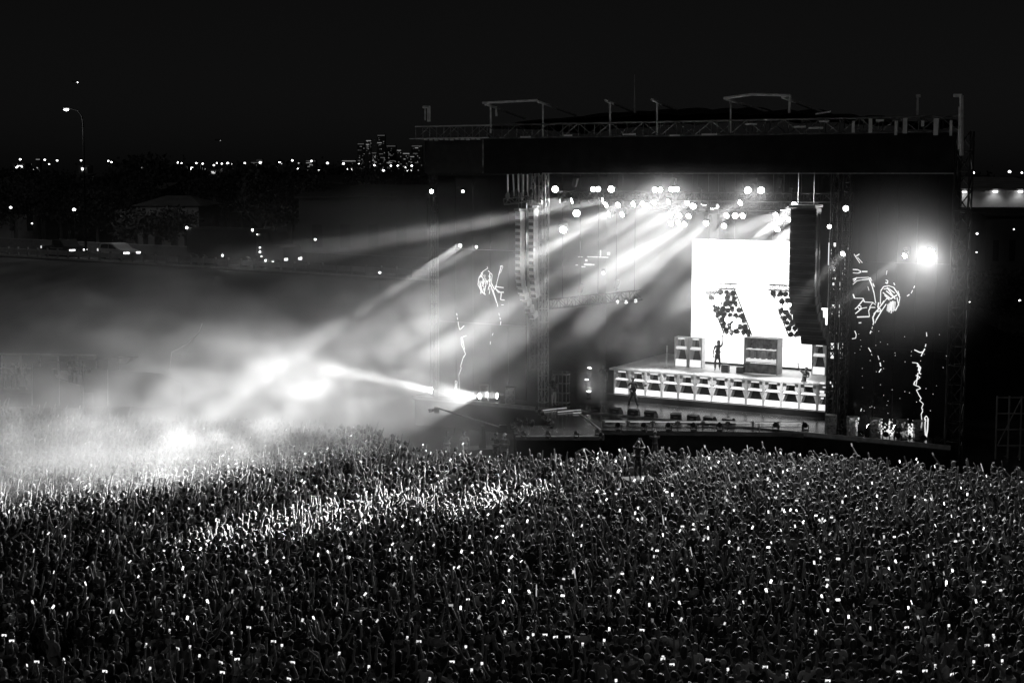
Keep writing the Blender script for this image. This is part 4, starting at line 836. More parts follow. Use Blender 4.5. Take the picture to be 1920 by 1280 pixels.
def car(name, label, t, off, prof, width, m, glassprof, L_):
    c = thing(name, label, 'car', hwp(t, off, 6.28), HANG)
    def ext(pf, y0, y1):
        b = MB(); n = len(pf); b.add([(x, y0, z) for x, z in pf] + [(x, y1, z) for x, z in pf], [tuple(range(n)), tuple(range(2 * n - 1, n - 1, -1))] + [(i, n + i, n + (i + 1) % n, (i + 1) % n) for i in range(n)]); return b
    ext(prof, -width / 2, width / 2).build('body', m, c)
    for gp in glassprof:
        ext(gp, -width / 2 - 0.012, -width / 2 + 0.02).build('side_window', M_GLASS, c); ext(gp, width / 2 - 0.02, width / 2 + 0.012).build('side_window', M_GLASS, c)
    for x in (0.19 * L_, 0.80 * L_):
        for y in (-width / 2 + 0.08, width / 2 - 0.08):
            w = MB(); w.cyl((x, y - 0.11, 0.33), (x, y + 0.11, 0.33), 0.33, 0.33, 16); w = w.build('wheel', M_RUB, c); MB().cyl((x, y - 0.125, 0.33), (x, y + 0.125, 0.33), 0.2, 0.2, 10).build('rim', M_ALU, w)
    for y in (-width / 2 + 0.22, width / 2 - 0.22):
        MB().box((L_ - 0.16, y, 0.72), (0.34, 0.46, 0.15)).build('headlight', M_HEADL, c); MB().box((0.06, y, 0.92), (0.2, 0.46, 0.26)).build('tail_light', M_TAIL, c)
    MB().bb(0.3 * L_, 0.72 * L_, -width / 2 - 0.01, -width / 2 + 0.01, 0.86, 0.92).build('trim', M_ALU, c)
    return c
tcar = (onz(142, 487, 6.3) - HW0).dot(HD)
suv = [(0.05, .35), (0.0, .7), (0.12, 1.05), (0.35, 1.5), (0.7, 1.62), (1.9, 1.66), (2.6, 1.55), (3.3, 1.1), (4.2, .95), (4.5, .75), (4.55, .4), (4.3, .3), (0.3, .3)]
car('car', 'silver SUV with lit headlights driving along the highway barrier', tcar, 3.2, suv, 1.85, M_CARP, [[(0.5, 1.12), (0.7, 1.5), (1.75, 1.55), (1.75, 1.1)], [(1.85, 1.1), (1.85, 1.55), (2.5, 1.46), (3.1, 1.08)]], 4.55)
tpk = (onz(15, 482, 6.3) - HW0).dot(HD)
pick_ = [(0.0, .5), (0.0, 1.05), (1.9, 1.08), (2.05, 1.75), (3.5, 1.78), (4.0, 1.15), (5.2, 1.02), (5.3, .5), (5.1, .35), (0.2, .35)]
car('pickup', 'dark pickup truck with bright headlight leftmost on the highway', tpk, 3.2, pick_, 1.95, M_CARD, [[(2.15, 1.12), (2.2, 1.68), (3.4, 1.7), (3.85, 1.16)]], 5.3)
ttr = (onz(312, 497, 6.3) - HW0).dot(HD)
tk = thing('semi_truck', 'long dark box trailer truck with marker lights on the highway', 'truck', hwp(ttr, 3.4, 6.28), HANG)
MB().bb(0, 9.4, -1.25, 1.25, 1.1, 3.55).build('trailer', mat('trailer_paint', 0.05, 0.5, noise=0.3, scale=0.7), tk); MB().bb(0.05, 9.35, -1.265, -1.25, 3.42, 3.5).build('trailer_trim', M_ALUD, tk); MB().bb(1.9, 6.4, -1.262, -1.25, 1.5, 2.1).build('trailer_stripe', mat('trailer_stripe', 0.12, 0.6), tk); MB().bb(0.2, 9.2, -0.5, 0.5, 0.75, 1.1).build('chassis', M_BLKM, tk)
CBP = [(9.7, .5), (9.7, 3.2), (11.2, 3.3), (11.9, 2.2), (13.0, 2.0), (13.2, 1.6), (13.2, .5)]
b = MB(); n = len(CBP); b.add([(x, -1.2, z) for x, z in CBP] + [(x, 1.2, z) for x, z in CBP], [tuple(range(n)), tuple(range(2 * n - 1, n - 1, -1))] + [(i, n + i, n + (i + 1) % n, (i + 1) % n) for i in range(n)]); b.build('cab', mat('truck_cab_paint', 0.06, 0.3, 0, 0.6), tk)
for x in (0.9, 2.1, 8.2, 10.4, 12.4):
    for y in (-1.1, 1.1): MB().cyl((x, y - .15, .5), (x, y + .15, .5), .5, .5, 14).build('wheel', M_RUB, tk)
for x, z, w in ((0.12, 3.5, .13), (9.3, 3.5, .12), (5.1, 1.0, .11), (10.2, 1.9, .07), (10.2, 1.5, .09), (10.4, 1.1, .06), (11.0, .7, .14), (11.9, .6, .10), (9.9, 3.1, .06)): MB().sphere((x, -1.3, z), w, 8, 6).build('marker_light', M_LAMPF, tk)
for y in (-.9, .9): MB().box((13.2, y, .9), (.08, .4, .2)).build('headlight', M_HEADL, tk)
M_POLEDARK = mat('darkened_pole', 0.006, 0.95, spec=0.02)  # colour blackened so the lamp's own light hardly shows on the pole
sl_ = thing('street_lamp', 'tall curved street lamp alone against the night sky', 'street lamp', at(160, 455, 150) - Vector((0, 0, 2.6)), 0)
hh = at(155, 215, 150).z - sl_.location.z
MB().cyl((0, 0, 0), (0.2, 0, hh - 1.0), 0.13, 0.08, 8).build('pole', M_POLEDARK, sl_); pts = [Vector((0.2, 0, hh - 1.0)), Vector((0.1, 0, hh - 0.2)), Vector((-0.3, 0, hh + 0.4)), Vector((-0.9, 0, hh + 0.6)), Vector((-1.25, 0, hh + 0.62))]
MB().tube(pts, 0.06, 6).build('arm', M_POLEDARK, sl_); MB().box((-1.45, 0, hh + 0.60), (0.6, 0.25, 0.12)).build('lamp_head', M_GRAY, sl_); MB().sphere((-1.5, 0, hh + 0.5), (0.26, 0.14, 0.12), 10, 6).build('bulb', M_LAMPF, sl_)
d_ = bpy.data.lights.new('bulb_light', 'POINT'); d_.energy = 1200; d_.shadow_soft_size = .3; o_ = bpy.data.objects.new('bulb_light', d_); COL.objects.link(o_); o_.parent = sl_; o_.location = (-1.5, -.6, hh - 1.2)
# rope of lit dashes on the slope
rp = thing('rope_light', 'row of lit white dashes low on the grass bank', 'light rope', (0, 0, 0))
for k in range(13):
    x0 = -10 + k * 14.5; a = at(x0, 572, 131); b_ = at(x0 + 11, 572 - (0.12 * max(0, k - 8)), 131); MB().cyl(a, b_, 0.05 if k < 9 else 0.025, 0.05 if k < 9 else 0.025, 5).build('dash', mat('rope_dash', 0.5, 0.5, emit=0.55) if k < 9 else mat('rope_dash_dim', 0.5, 0.5, emit=0.2), rp)
    MB().cyl(b_, Vector((b_.x, b_.y, ground_z(b_.x, b_.y) - .1)), 0.02, 0.02, 4).build('stake', M_BLKM, rp)
# ------------------------------------------------------------------ fence, platform and drapes at the far left of the crowd
FD = 95.0
fn = thing('pipe_fence', 'tall white pipe fence behind the raised platform', 'fence', (0, 0, 0))
xsf = (-34, 3, 39, 74, 109, 145, 180)
for k, x in enumerate(xsf): p = at(x, 663 + k * 0.6, FD); MB().cyl(Vector((p.x, FD, 0)), p, 0.06, 0.06, 8).build('post', M_WHITE, fn)
for a, b_ in zip(xsf[:-1], xsf[1:]):
    MB().cyl(at(a, 663 + xsf.index(a) * 0.6, FD), at(b_, 663 + xsf.index(b_) * 0.6, FD), 0.07, 0.07, 8).build('top_rail', M_WHITE, fn); MB().cyl(at(a, 690 + xsf.index(a) * .4, FD), at(b_, 690 + xsf.index(b_) * .4, FD), 0.045, 0.045, 8).build('mid_rail', M_WHITE, fn)
def sheet(name, label, cat, pts, D, m, thick=0.15):
    ps = [at(x, y, D) for x, y in pts]; n = len(ps); b = MB()
    o = Vector((ps[0].x, D, 0)); vs = [p - o for p in ps] + [p - o + Vector((0, thick, 0)) for p in ps]
    b.add(vs, [tuple(range(n)), tuple(range(2 * n - 1, n - 1, -1))] + [(i, n + i, n + (i + 1) % n, (i + 1) % n) for i in range(n)])
    ob = b.build(name, m); ob.location = o; return tag(ob, label, cat)
M_DARKC = mat('dark_scrim', 0.02, 0.9, noise=0.3)
sheet('scrim_panel', 'dark sloping scrim panel in front of the pipe fence', 'scrim', [(59, 780), (59, 689), (95, 686), (104, 708), (150, 722), (154, 780)], 90.5, M_DARKC)
sheet('scrim_panel', 'wide dark scrim wall right of the platform', 'scrim', [(156, 790), (157, 699), (170, 699), (171, 690), (234, 695), (300, 700), (340, 720), (340, 790)], 91.0, M_DARKC)
hr = thing('platform_rail', 'thin dark handrail frame over the scrim panels', 'handrail', (0, 0, 0))
for a, b_ in (((60, 679), (110, 678)), ((110, 678), (157, 675)), ((157, 675), (260, 668)), ((60, 679), (60, 760)), ((111, 678), (111, 760)), ((156, 675), (156, 760)), ((202, 672), (202, 760)), ((128, 684), (154, 691)), ((112, 712), (150, 722))): MB().cyl(at(*a, 90.2), at(*b_, 90.2), .035, .035, 6).build('rail', M_GRAY, hr)
sheet('sign_board', 'small white sign board beyond the scrim wall', 'sign', [(222, 681), (222, 669), (247, 669), (243, 675), (236, 681)], 92, M_WHITE); 
MB().bb(-.05, .05, 0.02, .1, 0, 3.0).build('post', M_GRAY, bpy.data.objects['sign_board'])
ff = thing('feather_flag', 'thin pale feather flag bending over the smoke', 'flag', at(318, 690, 88))
fp = [at(x, y, 88) - ff.location for x, y in ((318, 690), (322, 660), (335, 654), (350, 645), (364, 632), (374, 620), (379, 606))]
MB().tube(fp, 0.03, 5).build('pole', M_WHITE, ff); FFc = MB(); FFc.add([*fp[1:], at(346, 668, 88) - ff.location], [(0, 1, 2, 3, 4, 5, 6)]); FFc.build('cloth', mat('thin_cloth', 0.4, 0.8), ff)
pl = thing('viewing_platform', 'low raised viewing platform at the far left of the crowd', 'platform', (at(40, 745, 92).x, 92.5, 0))
MB().bb(-7, 5, -1.6, 2.2, 0.0, 0.9).build('platform_deck', mat('platform_boards', 0.12, 0.7, noise=0.3), pl); MB().bb(-7, 5, 1.2, 1.3, 0.91, 1.7).build('back_board', mat('pale_board', 0.4, 0.7), pl)
for k, (px, nm, tn, pose, yw) in enumerate(((10, 'person in dark clothes leftmost on the raised platform', .03, 'a', .5), (25, 'person in white clothes and white hat on the raised platform', .75, 'g', -.6), (34, 'person in black with hands raised to the face on the platform', .02, 'i', .3), (50, 'short person in dark clothes beside the sloping scrim', .04, 'm', 0), (122, 'person in white shirt behind the sloping scrim panel', .7, 'c', .8), (131, 'person in black beside the white shirted one behind the scrim', .02, 'k', .2), (147, 'dim person leaning at the rail end of the platform', .06, 'a', -.4))):
    p = at(px, 738, 92.3); put_person(PM[pose], (p.x, 92.3 if k < 4 else 93.6, 0.9), -1.2 + yw, nm, 'people on the viewing platform', tn, 1.0, 0.7)
# ------------------------------------------------------------------ trees, low buildings and the far city
def tree_meshes(seed, h, r, style):
    rn = random.Random(seed); tr = MB(); tr.cyl((0, 0, 0), (0.1, 0, h * 0.5), 0.28, 0.16, 7); lb = []
    for k in range(7):
        a = rn.uniform(0, 2 * PI); z = rn.uniform(0.3, 0.55) * h; e = Vector((math.cos(a) * r * .6, math.sin(a) * r * .6, z + h * rn.uniform(.15, .35))); tr.cyl((0.05, 0, z), e, 0.10, 0.03, 5, False); lb.append(e)
    cr_ = MB(); cen = [e for e in lb] + [Vector((rn.gauss(0, r * .3), rn.gauss(0, r * .3), h * rn.uniform(.6, .95))) for _ in range(6)]
    for i in range(900):
        c = rn.choice(cen); p = c + Vector((rn.gauss(0, 1), rn.gauss(0, 1), rn.gauss(0, .8))) * (r * .27)
        if p.z < h * .22: p.z = h * .22 + rn.random() * .5
        q = Euler((rn.uniform(0, 6), rn.uniform(0, 6), 0)).to_matrix(); s_ = rn.uniform(.14, .32)
        cr_.add([p + q @ Vector(v) for v in ((-s_, -s_ * .6, 0), (s_, -s_ * .6, 0), (s_ * .6, s_, 0.1), (-s_ * .6, s_, -.1))], [(0, 1, 2, 3)])
    return tr.mesh('trunk', mat('bark', 0.08, 0.9)), cr_.mesh('crown', mat('foliage', 0.05, 0.8, noise=0.5, scale=2))
TV = [tree_meshes(s_, h, r, 0) for s_, h, r in ((1, 9, 3.4), (2, 11, 3.9), (3, 8, 3.8), (4, 12, 3.5))]
tp = []
rt = random.Random(5)
for k in range(46):
    tp.append((rt.uniform(-20, 800), rt.uniform(318, 332), rt.uniform(175, 330)))
for px, py, D in ((310, 297, 230), (275, 303, 220), (70, 308, 210), (560, 313, 240), (622, 306, 250), (640, 312, 230), (520, 315, 220), (430, 318, 240), (255, 385, 160), (290, 390, 158), (1880, 490, 118), (1850, 318, 330), (330, 380, 165), (210, 350, 190), (180, 360, 185), (230, 340, 200)): tp.append((px, py, D))
tp.sort()
for k, (px, py, D) in enumerate(tp):
    topz = at(px, py, D).z; tm = TV[k % 4]; x = at(px, py, D).x; gz = ground_z(x, D); hgt = max(3.0, topz - gz); base = (9, 11, 8, 12)[k % 4] * 1.02; sc = hgt / base
    t = thing('tree', (f"dark leafy tree silhouette, {nth(k + 1)} from the left in the night tree line"), 'tree', (x, D, gz - .1), rt.uniform(0, 6), 'trees beyond the highway'); t.scale = (max(sc, .75), max(sc, .75), sc)
    link('trunk', tm[0], t); link('crown', tm[1], t)
def low_building(label, x0, y0, x1, y1, D, roofy, dep=14, wallv=.2, gable=False):
    a, b_ = at(x0, y0, D), at(x1, y1, D); gz = ground_z((a.x + b_.x) / 2, D) - .3
    t = thing('low_building', label, 'building', (a.x, D, gz), 0); w = b_.x - a.x; h = a.z - gz
    MB().bb(0, w, 0, dep, 0, h).build('wall', mat(f'wall_{wallv}', wallv, .85, noise=.25, scale=.4), t)
    rh = at(x0, roofy, D).z - gz
    r_ = MB()
    if gable: r_.add([(-.5, -.6, h), (w + .5, -.6, h), (w + .5, dep + .6, h), (-.5, dep + .6, h), (w * .3, dep * .5, rh), (w * .7, dep * .5, rh)], [(0, 1, 5, 4), (1, 2, 5), (2, 3, 4, 5), (3, 0, 4)])
    else: r_.add([(-.4, -.5, h), (w + .4, -.5, h), (w + .4, dep, rh), (-.4, dep, rh), (-.4, -.5, h + .25), (w + .4, -.5, h + .25), (w + .4, dep, rh + .25), (-.4, dep, rh + .25)], [(0, 3, 2, 1), (4, 5, 6, 7), (0, 1, 5, 4), (2, 3, 7, 6), (1, 2, 6, 5), (3, 0, 4, 7)])
    r_.build('roof', mat(f'roof_{wallv}', wallv * .8, .8, noise=.3, scale=.5), t)
    for k in range(4): MB().bb(w * (.1 + k * .22), w * (.18 + k * .22), -.04, .02, h * .25, h * .6).build('window', M_GLASS, t)
    return t
low_building('long low warehouse leftmost beyond the highway', -60, 352, 82, 352, 215, 328, 26, .3)
low_building('pale hip roofed house beyond the highway', 255, 386, 372, 386, 178, 368, 12, .25, True)
low_building('dim flat house left of the hip roofed one', 232, 363, 292, 363, 200, 347, 12, .35)
low_building('long dark shed beyond the truck', 520, 345, 690, 345, 210, 332, 16, .1)
low_building('long dark roof left of the stage', 560, 372, 800, 372, 170, 352, 14, .08)
wh = low_building('warehouse with lamplit wall right of the stage', 1804, 357, 1990, 357, 190, 336, 20, .5)
for k, px in enumerate((1808, 1866, 1913)):
    p = at(px, 362, 189.6); lo = p - wh.location; MB().box(lo + Vector((0, -.05, .2)), (.5, .3, .2)).build('wall_lamp', M_LAMPF, wh)
    d = bpy.data.lights.new('wall_lamp_light', 'SPOT'); d.energy = 35; d.spot_size = math.radians(130); d.spot_blend = .7; d.shadow_soft_size = .1; o = bpy.data.objects.new('wall_lamp_light', d); COL.objects.link(o); o.parent = wh; o.location = lo + Vector((0, -.55, .05)); o.rotation_euler = (math.radians(22), 0, 0)
low_building('second dark warehouse low at the right edge', 1850, 405, 1990, 405, 150, 398, 12, .08)
def far_lamp(px, py, D, r, label, m, pole=True, group='far street lamps along the horizon'):
    p = at(px, py, D); gz = ground_z(p.x, D); t = thing('street_lamp', label, 'street lamp', (p.x, D, gz), 0, group); h = p.z - gz
    if pole: MB().cyl((0, 0, 0), (0, 0, h), r * .16, r * .12, 5).build('pole', M_BLKM, t)
    MB().box((0, 0, h + r * .3), (r * 1.5, r, r * .4)).build('lamp_head', M_GRAY, t)
    MB().sphere((0, 0, h), (r * 1.0, r * .8, r * .75), 8, 6).build('bulb', m, t); return t
FLX = [(38, 299, 1.8, 1), (84, 300, 1.8, 1), (107, 301, 1.8, 1), (152, 301, 1.6, 1), (203, 302, 1.5, 1), (209, 304, 1.6, 1), (253, 303, 1.5, 1), (257, 305, 1.5, 1), (334, 305, 1.8, 1), (340, 306, 1.5, 1), (337, 317, 1.8, 1), (368, 306, 1.6, 1), (380, 307, 1.6, 1), (384, 317, 1.2, 0), (401, 310, 1.6, 1), (407, 306, 1.6, 1), (407, 318, 2.0, 1), (416, 307, 1.5, 1), (427, 306, 1.9, 1), (436, 308, 1.5, 1), (433, 318, 2.2, 1), (459, 306, 1.8, 1), (459, 317, 4.2, 1), (488, 305, 2.2, 1), (507, 317, 1.8, 1), (519, 306, 1.6, 1), (524, 304, 1.7, 1), (528, 307, 1.2, 0), (548, 301, 1.8, 1), (560, 306, 1.3, 0), (559, 318, 3.0, 1), (584, 302, 1.6, 1), (599, 319, 2.0, 1), (614, 306, 2.2, 1), (644, 307, 2.0, 1), (673, 308, 1.8, 1), (702, 310, 1.7, 1), (719, 320, 2.2, 1), (733, 311, 1.6, 1), (746, 311, 1.8, 1), (761, 314, 1.5, 1), (772, 311, 1.8, 1), (765, 320, 1.8, 1), (770, 320, 1.8, 1), (777, 323, 1.6, 1), (784, 320, 1.4, 0), (70, 315, 1.0, 0), (46, 318, 1.0, 0), (63, 318, 1.0, 0), (92, 308, 1.4, 1), (535, 346, 1.6, 1), (1825, 324, 2.4, 1), (1893, 322, 2.6, 1), (1916, 324, 1.7, 1)]
for k, (px, py, r, b_) in enumerate(sorted(FLX)): 
    D = 900; near = px > 1800 or py > 340; D = 260 if near else D
    far_lamp(px, py, D, r * D / FPX * 1.1, f'far glowing street lamp, {nth(k + 1)} from the left along the horizon', M_LAMPF if b_ else M_LAMPS)
for k, (px, py, r, lb) in enumerate(((20, 389, 2.6, 'yard lamp among the dark trees at the far left'), (139, 393, 3.4, 'yard lamp over a small lit porch beyond the highway'), (591, 449, 2.6, 'lamp glowing behind the truck cab'), (60, 419, 1.6, 'faint yard lamp just above the highway'), (1832, 438, 2.2, 'post lamp below the lamplit warehouse'), (1901, 430, 1.4, 'faint post lamp right of the brighter one'), (712, 511, 2.6, 'lamp in the smoke left of the left screen'), (1831, 473, 1.4, 'dim low lamp right of the blinding lamp'), (1818, 566, 1.2, 'dim lamp on the slope right of the stage'), (1912, 563, 2.0, 'low lamp at the right edge slope'))):
    D = {712: 112, 591: 165, 1832: 140, 1901: 140, 1831: 130, 1818: 105, 1912: 100}.get(px, 170); t = far_lamp(px, py, D, r * D / FPX, lb, M_LAMPF, True, 'yard lamps')
for k, (x0, x1, y) in enumerate(((29, 41, 313), (353, 366, 316), (394, 405, 323.5), (649, 660, 318), (264, 273, 315.5), (297, 300, 314), (153, 158, 317))):
    p, q_ = at(x0, y - 2, 880), at(x1, y + 2, 880); t = thing('lit_shed', f'far lit shop front, {nth(k + 1)} from the left on the horizon', 'building', (p.x, 880, ground_z(p.x, 880)), 0, 'far lit shop fronts'); w = q_.x - p.x; h = p.z - t.location.z
    MB().bb(-2, w + 2, .5, 12, 0, h + 1.5).build('wall', M_CON, t); MB().bb(0, w, .3, .45, q_.z - t.location.z, h).build('lit_front', M_LAMPS if k in (2, 4, 5) else M_LAMPF, t)
rc = random.Random(11)
CITY = [(670, 683, 268), (686, 696, 262), (707, 722, 252), (724, 742, 272), (744, 752, 280), (755, 768, 286), (767, 777, 292), (771, 792, 272), (697, 706, 285), (640, 668, 300), (572, 592, 300), (470, 485, 303), (480, 492, 299), (67, 75, 297), (700, 712, 292), (728, 738, 290)]
for k, (x0, x1, y) in enumerate(CITY):
    D = 1700 + 40 * k; p = at(x0, y, D); w = (x1 - x0) * D / FPX; gz = ground_z(p.x, D); h = p.z - gz
    t = thing('tower_block', f"far city tower with lit floors, {nth(1 + sorted(CITY).index((x0, x1, y)))} from the left on the skyline", 'building', (p.x, D, gz), 0, 'far city towers')
    MB().bb(0, w, 0, w, 0, h).build('wall', mat('tower_wall', .10, .8), t); MB().bb(w * .1, w * .9, w * .1, w * .9, h, h + 1.5).build('roof_plant', M_CON, t)
    base = at(x0, 322, D).z - gz; rows = int((h - base) / (3.4 * D / FPX))
    for r_ in range(rows):
        z = h - (r_ + .8) * 3.4 * D / FPX
        if rc.random() < .35 or r_ == 0:
            c0 = rc.uniform(0, .5) if r_ else .05; c1 = min(1, c0 + rc.uniform(.25, .6)) if r_ else .95
            MB().bb(w * c0, w * c1, -.4, -.05, z, z + 1.3 * D / FPX).build('lit_floor', M_WIN if rc.random() < .5 else M_WIND, t)
        for c in range(3):
            if rc.random() < .35: x = rc.uniform(.05, .9) * w; MB().bb(x, x + 1.3 * D / FPX, -.45, -.06, z - 1.2 * D / FPX, z - .1 * D / FPX).build('window', M_WIND if rc.random() < .6 else M_WIN, t)
for k, (px, py) in enumerate(((141, 154), (409, 263))):
    D = 2500; p = at(px, py, D); t = thing('aircraft', ('distant aircraft light above the street lamp' if k == 0 else 'faint distant aircraft light over the horizon'), 'aircraft', p, .8, 'aircraft lights in the sky')
    MB().cyl((-6, 0, 0), (6, 0, 0), .8, .6, 8).build('fuselage', M_ALUD, t); MB().bb(-1.2, 1.2, -7, 7, -.1, .1).build('wing', M_ALUD, t); MB().bb(-6, -4.6, -.1, .1, 0, 2.4).build('tail', M_ALUD, t); MB().sphere((4, -1, -.7), .9 if k == 0 else .6, 8, 6).build('landing_light', M_LAMPF if k == 0 else M_LAMPS, t)
# dark tent and scaffold at the right edge
tn = thing('backstage_tent', 'black sloping backstage tent right of the stage', 'tent', (0, 0, 0))
pts = [at(1806, 584, 88), at(1960, 660, 88)]; TB_ = MB(); TB_.add([Vector((pts[0].x, 86, 0)), Vector((pts[1].x, 86, 0)), pts[1], pts[0], Vector((pts[0].x, 99, 0)), Vector((pts[1].x, 99, 0)), pts[1] + Vector((0, 11, 0)), pts[0] + Vector((0, 11, 0))], [(0, 1, 2, 3), (5, 4, 7, 6), (3, 2, 6, 7), (0, 3, 7, 4), (1, 5, 6, 2)]); TB_.build('cover', M_BLACK, tn)
sf = thing('scaffold', 'dim scaffold frame at the right edge before the tent', 'scaffold', (0, 0, 0))
for x in (1870, 1893, 1916, 1940): MB().cyl(Vector((at(x, 760, 74).x, 74, 0)), at(x, 742, 74), .05, .05, 6).build('post', M_GRAY, sf)
for y in (745, 775, 805, 835): MB().cyl(at(1870, y, 74), at(1940, y, 74), .04, .04, 6).build('ledger', M_GRAY, sf)
MB().cyl(at(1870, 835, 74), at(1916, 745, 74), .03, .03, 6).build('brace', M_GRAY, sf)
# ------------------------------------------------------------------ the audience
FOC = Vector((9.0, 76.0))
def face(x, y): d = FOC - Vector((x, y)); return math.atan2(-d.x, d.y)
CROWD = [(-22, 36), (22, 36), (40, 60), (30, 61), (23.5, 63.2), (20.6, 64.2), (16.3, 66.6), (11.4, 67.7), (4.4, 67.3), (0, 66.6), (-4.2, 68.0), (-7.3, 73.8), (-10.4, 75.5), (-19.4, 77.2), (-30, 81), (-33, 84), (-38, 84)]
TONES = [('black', .02), ('black', .025), ('dark grey', .06), ('dark', .04), ('grey', .16), ('light grey', .34), ('white', .72), ('white', .66)]
HAIRW = {'short': 'short dark hair', 'long': 'long dark hair', 'fair': 'fair hair', 'bun': 'hair in a bun', 'cap': 'a cap'}
SH = {'short': 'short hair', 'long': 'long hair', 'fair': 'fair hair', 'bun': 'hair bun', 'cap': 'cap'}
SHORT = dict(a='arms down', b='right arm up', c='left arm waving', d='filming by phone', e='phone held high', f='both arms up', g='hands clasped', h='fist raised', i='hands on head', j='left arm out', k='arms down', l='watching phone', m='arms down', n='arms spread')
rc = random.Random(21)
rows = 7
nphone = 0
HERO = [(630, 1222, .3, 'a', 'fan in a pale jersey with number 0 on the back, near the bottom edge'), (797, 1248, .62, 'm', 'broad fan in a white tee at the bottom edge'), (347, 1205, .2, 'k', 'fan with pale hair glowing against the dark, lower left'), (1834, 1150, .5, 'g', 'fan in pale cap and pale shirt at the lower right'), (1757, 1235, .4, 'f', 'fan in pale shirt with both arms up at the lower right'), (100, 1195, .3, 'j', 'fan in patterned pale shirt near the lower left corner')]
HPOS = []
for px, py, tn, ps, lb in HERO:
    p = onz(px, py, 1.66); HPOS.append((p.x, p.y)); b = put_person(PM[ps], (p.x, p.y, 0), face(p.x, p.y), lb, 'fans standing out in the nearest rows', tn, 1.05, .6)
    if 'number' in lb:
        zr = MB(); rr = []
        for k in range(16):
            a = 2 * PI * k / 16; rr.append((.05 * math.cos(a), .10 * math.sin(a)))
        for k in range(16):
            (x0, z0), (x1, z1) = rr[k], rr[(k + 1) % 16]; zr.add([(x0, -.165, 1.2 + z0), (x1, -.165, 1.2 + z1), (x1 * .55, -.165, 1.2 + z1 * .72), (x0 * .55, -.165, 1.2 + z0 * .72)], [(0, 1, 2, 3)])
        zr.build('jersey_number', M_JEANS, b)
for r_ in range(rows):
    D = 36.15 + r_ * 0.60; half = 0.383 * D; k = 44
    for i in range(k):
        x = -half + 2 * half * (i + .5 + (.5 if r_ % 2 else 0) * .8 - .2) / k + rc.uniform(-.12, .12); y = D + rc.uniform(-.14, .14)
        if any(math.hypot(x - hx, y - hy) < .42 or (abs(x - hx) < .3 and 0 < hy - y < 1.0) for hx, hy in HPOS): continue
        p = rc.choices(POSES, [7, 3, 2, 3, 3, 1.6, 4, 2, 1, 1.5, 6, 3, 5, 1])[0]
        tn = rc.choices(TONES, [4, 4, 4, 4, 3, 2, 1.1, 1])[0]
        hw = HAIRW[p[4]]
        act = SHORT[p[0]]
        lb = f"person, {tn[0]} top, {SH[p[4]]}, {act}, {nth(i + 1)} from left, {nth(r_ + 1)} nearest row"
        b = put_person(PM[p[0]], (x, y, 0), face(x, y) + rc.uniform(-.35, .35), lb, 'nearest rows of the crowd', tn[1] * rc.uniform(.8, 1.2), rc.uniform(.88, 1.08), rc.choice((.03, .05, .3, .6)))
        if 'phone' in p[6]:
            nphone += 1
            put_phone(b, Vector(PM[p[0]]['hands'][0]) + Vector((0, .02, .03)), f"phone held up by {nth(i + 1)} person from left, {nth(r_ + 1)} nearest row", rc.uniform(-.5, .1), rc.random() < .3)
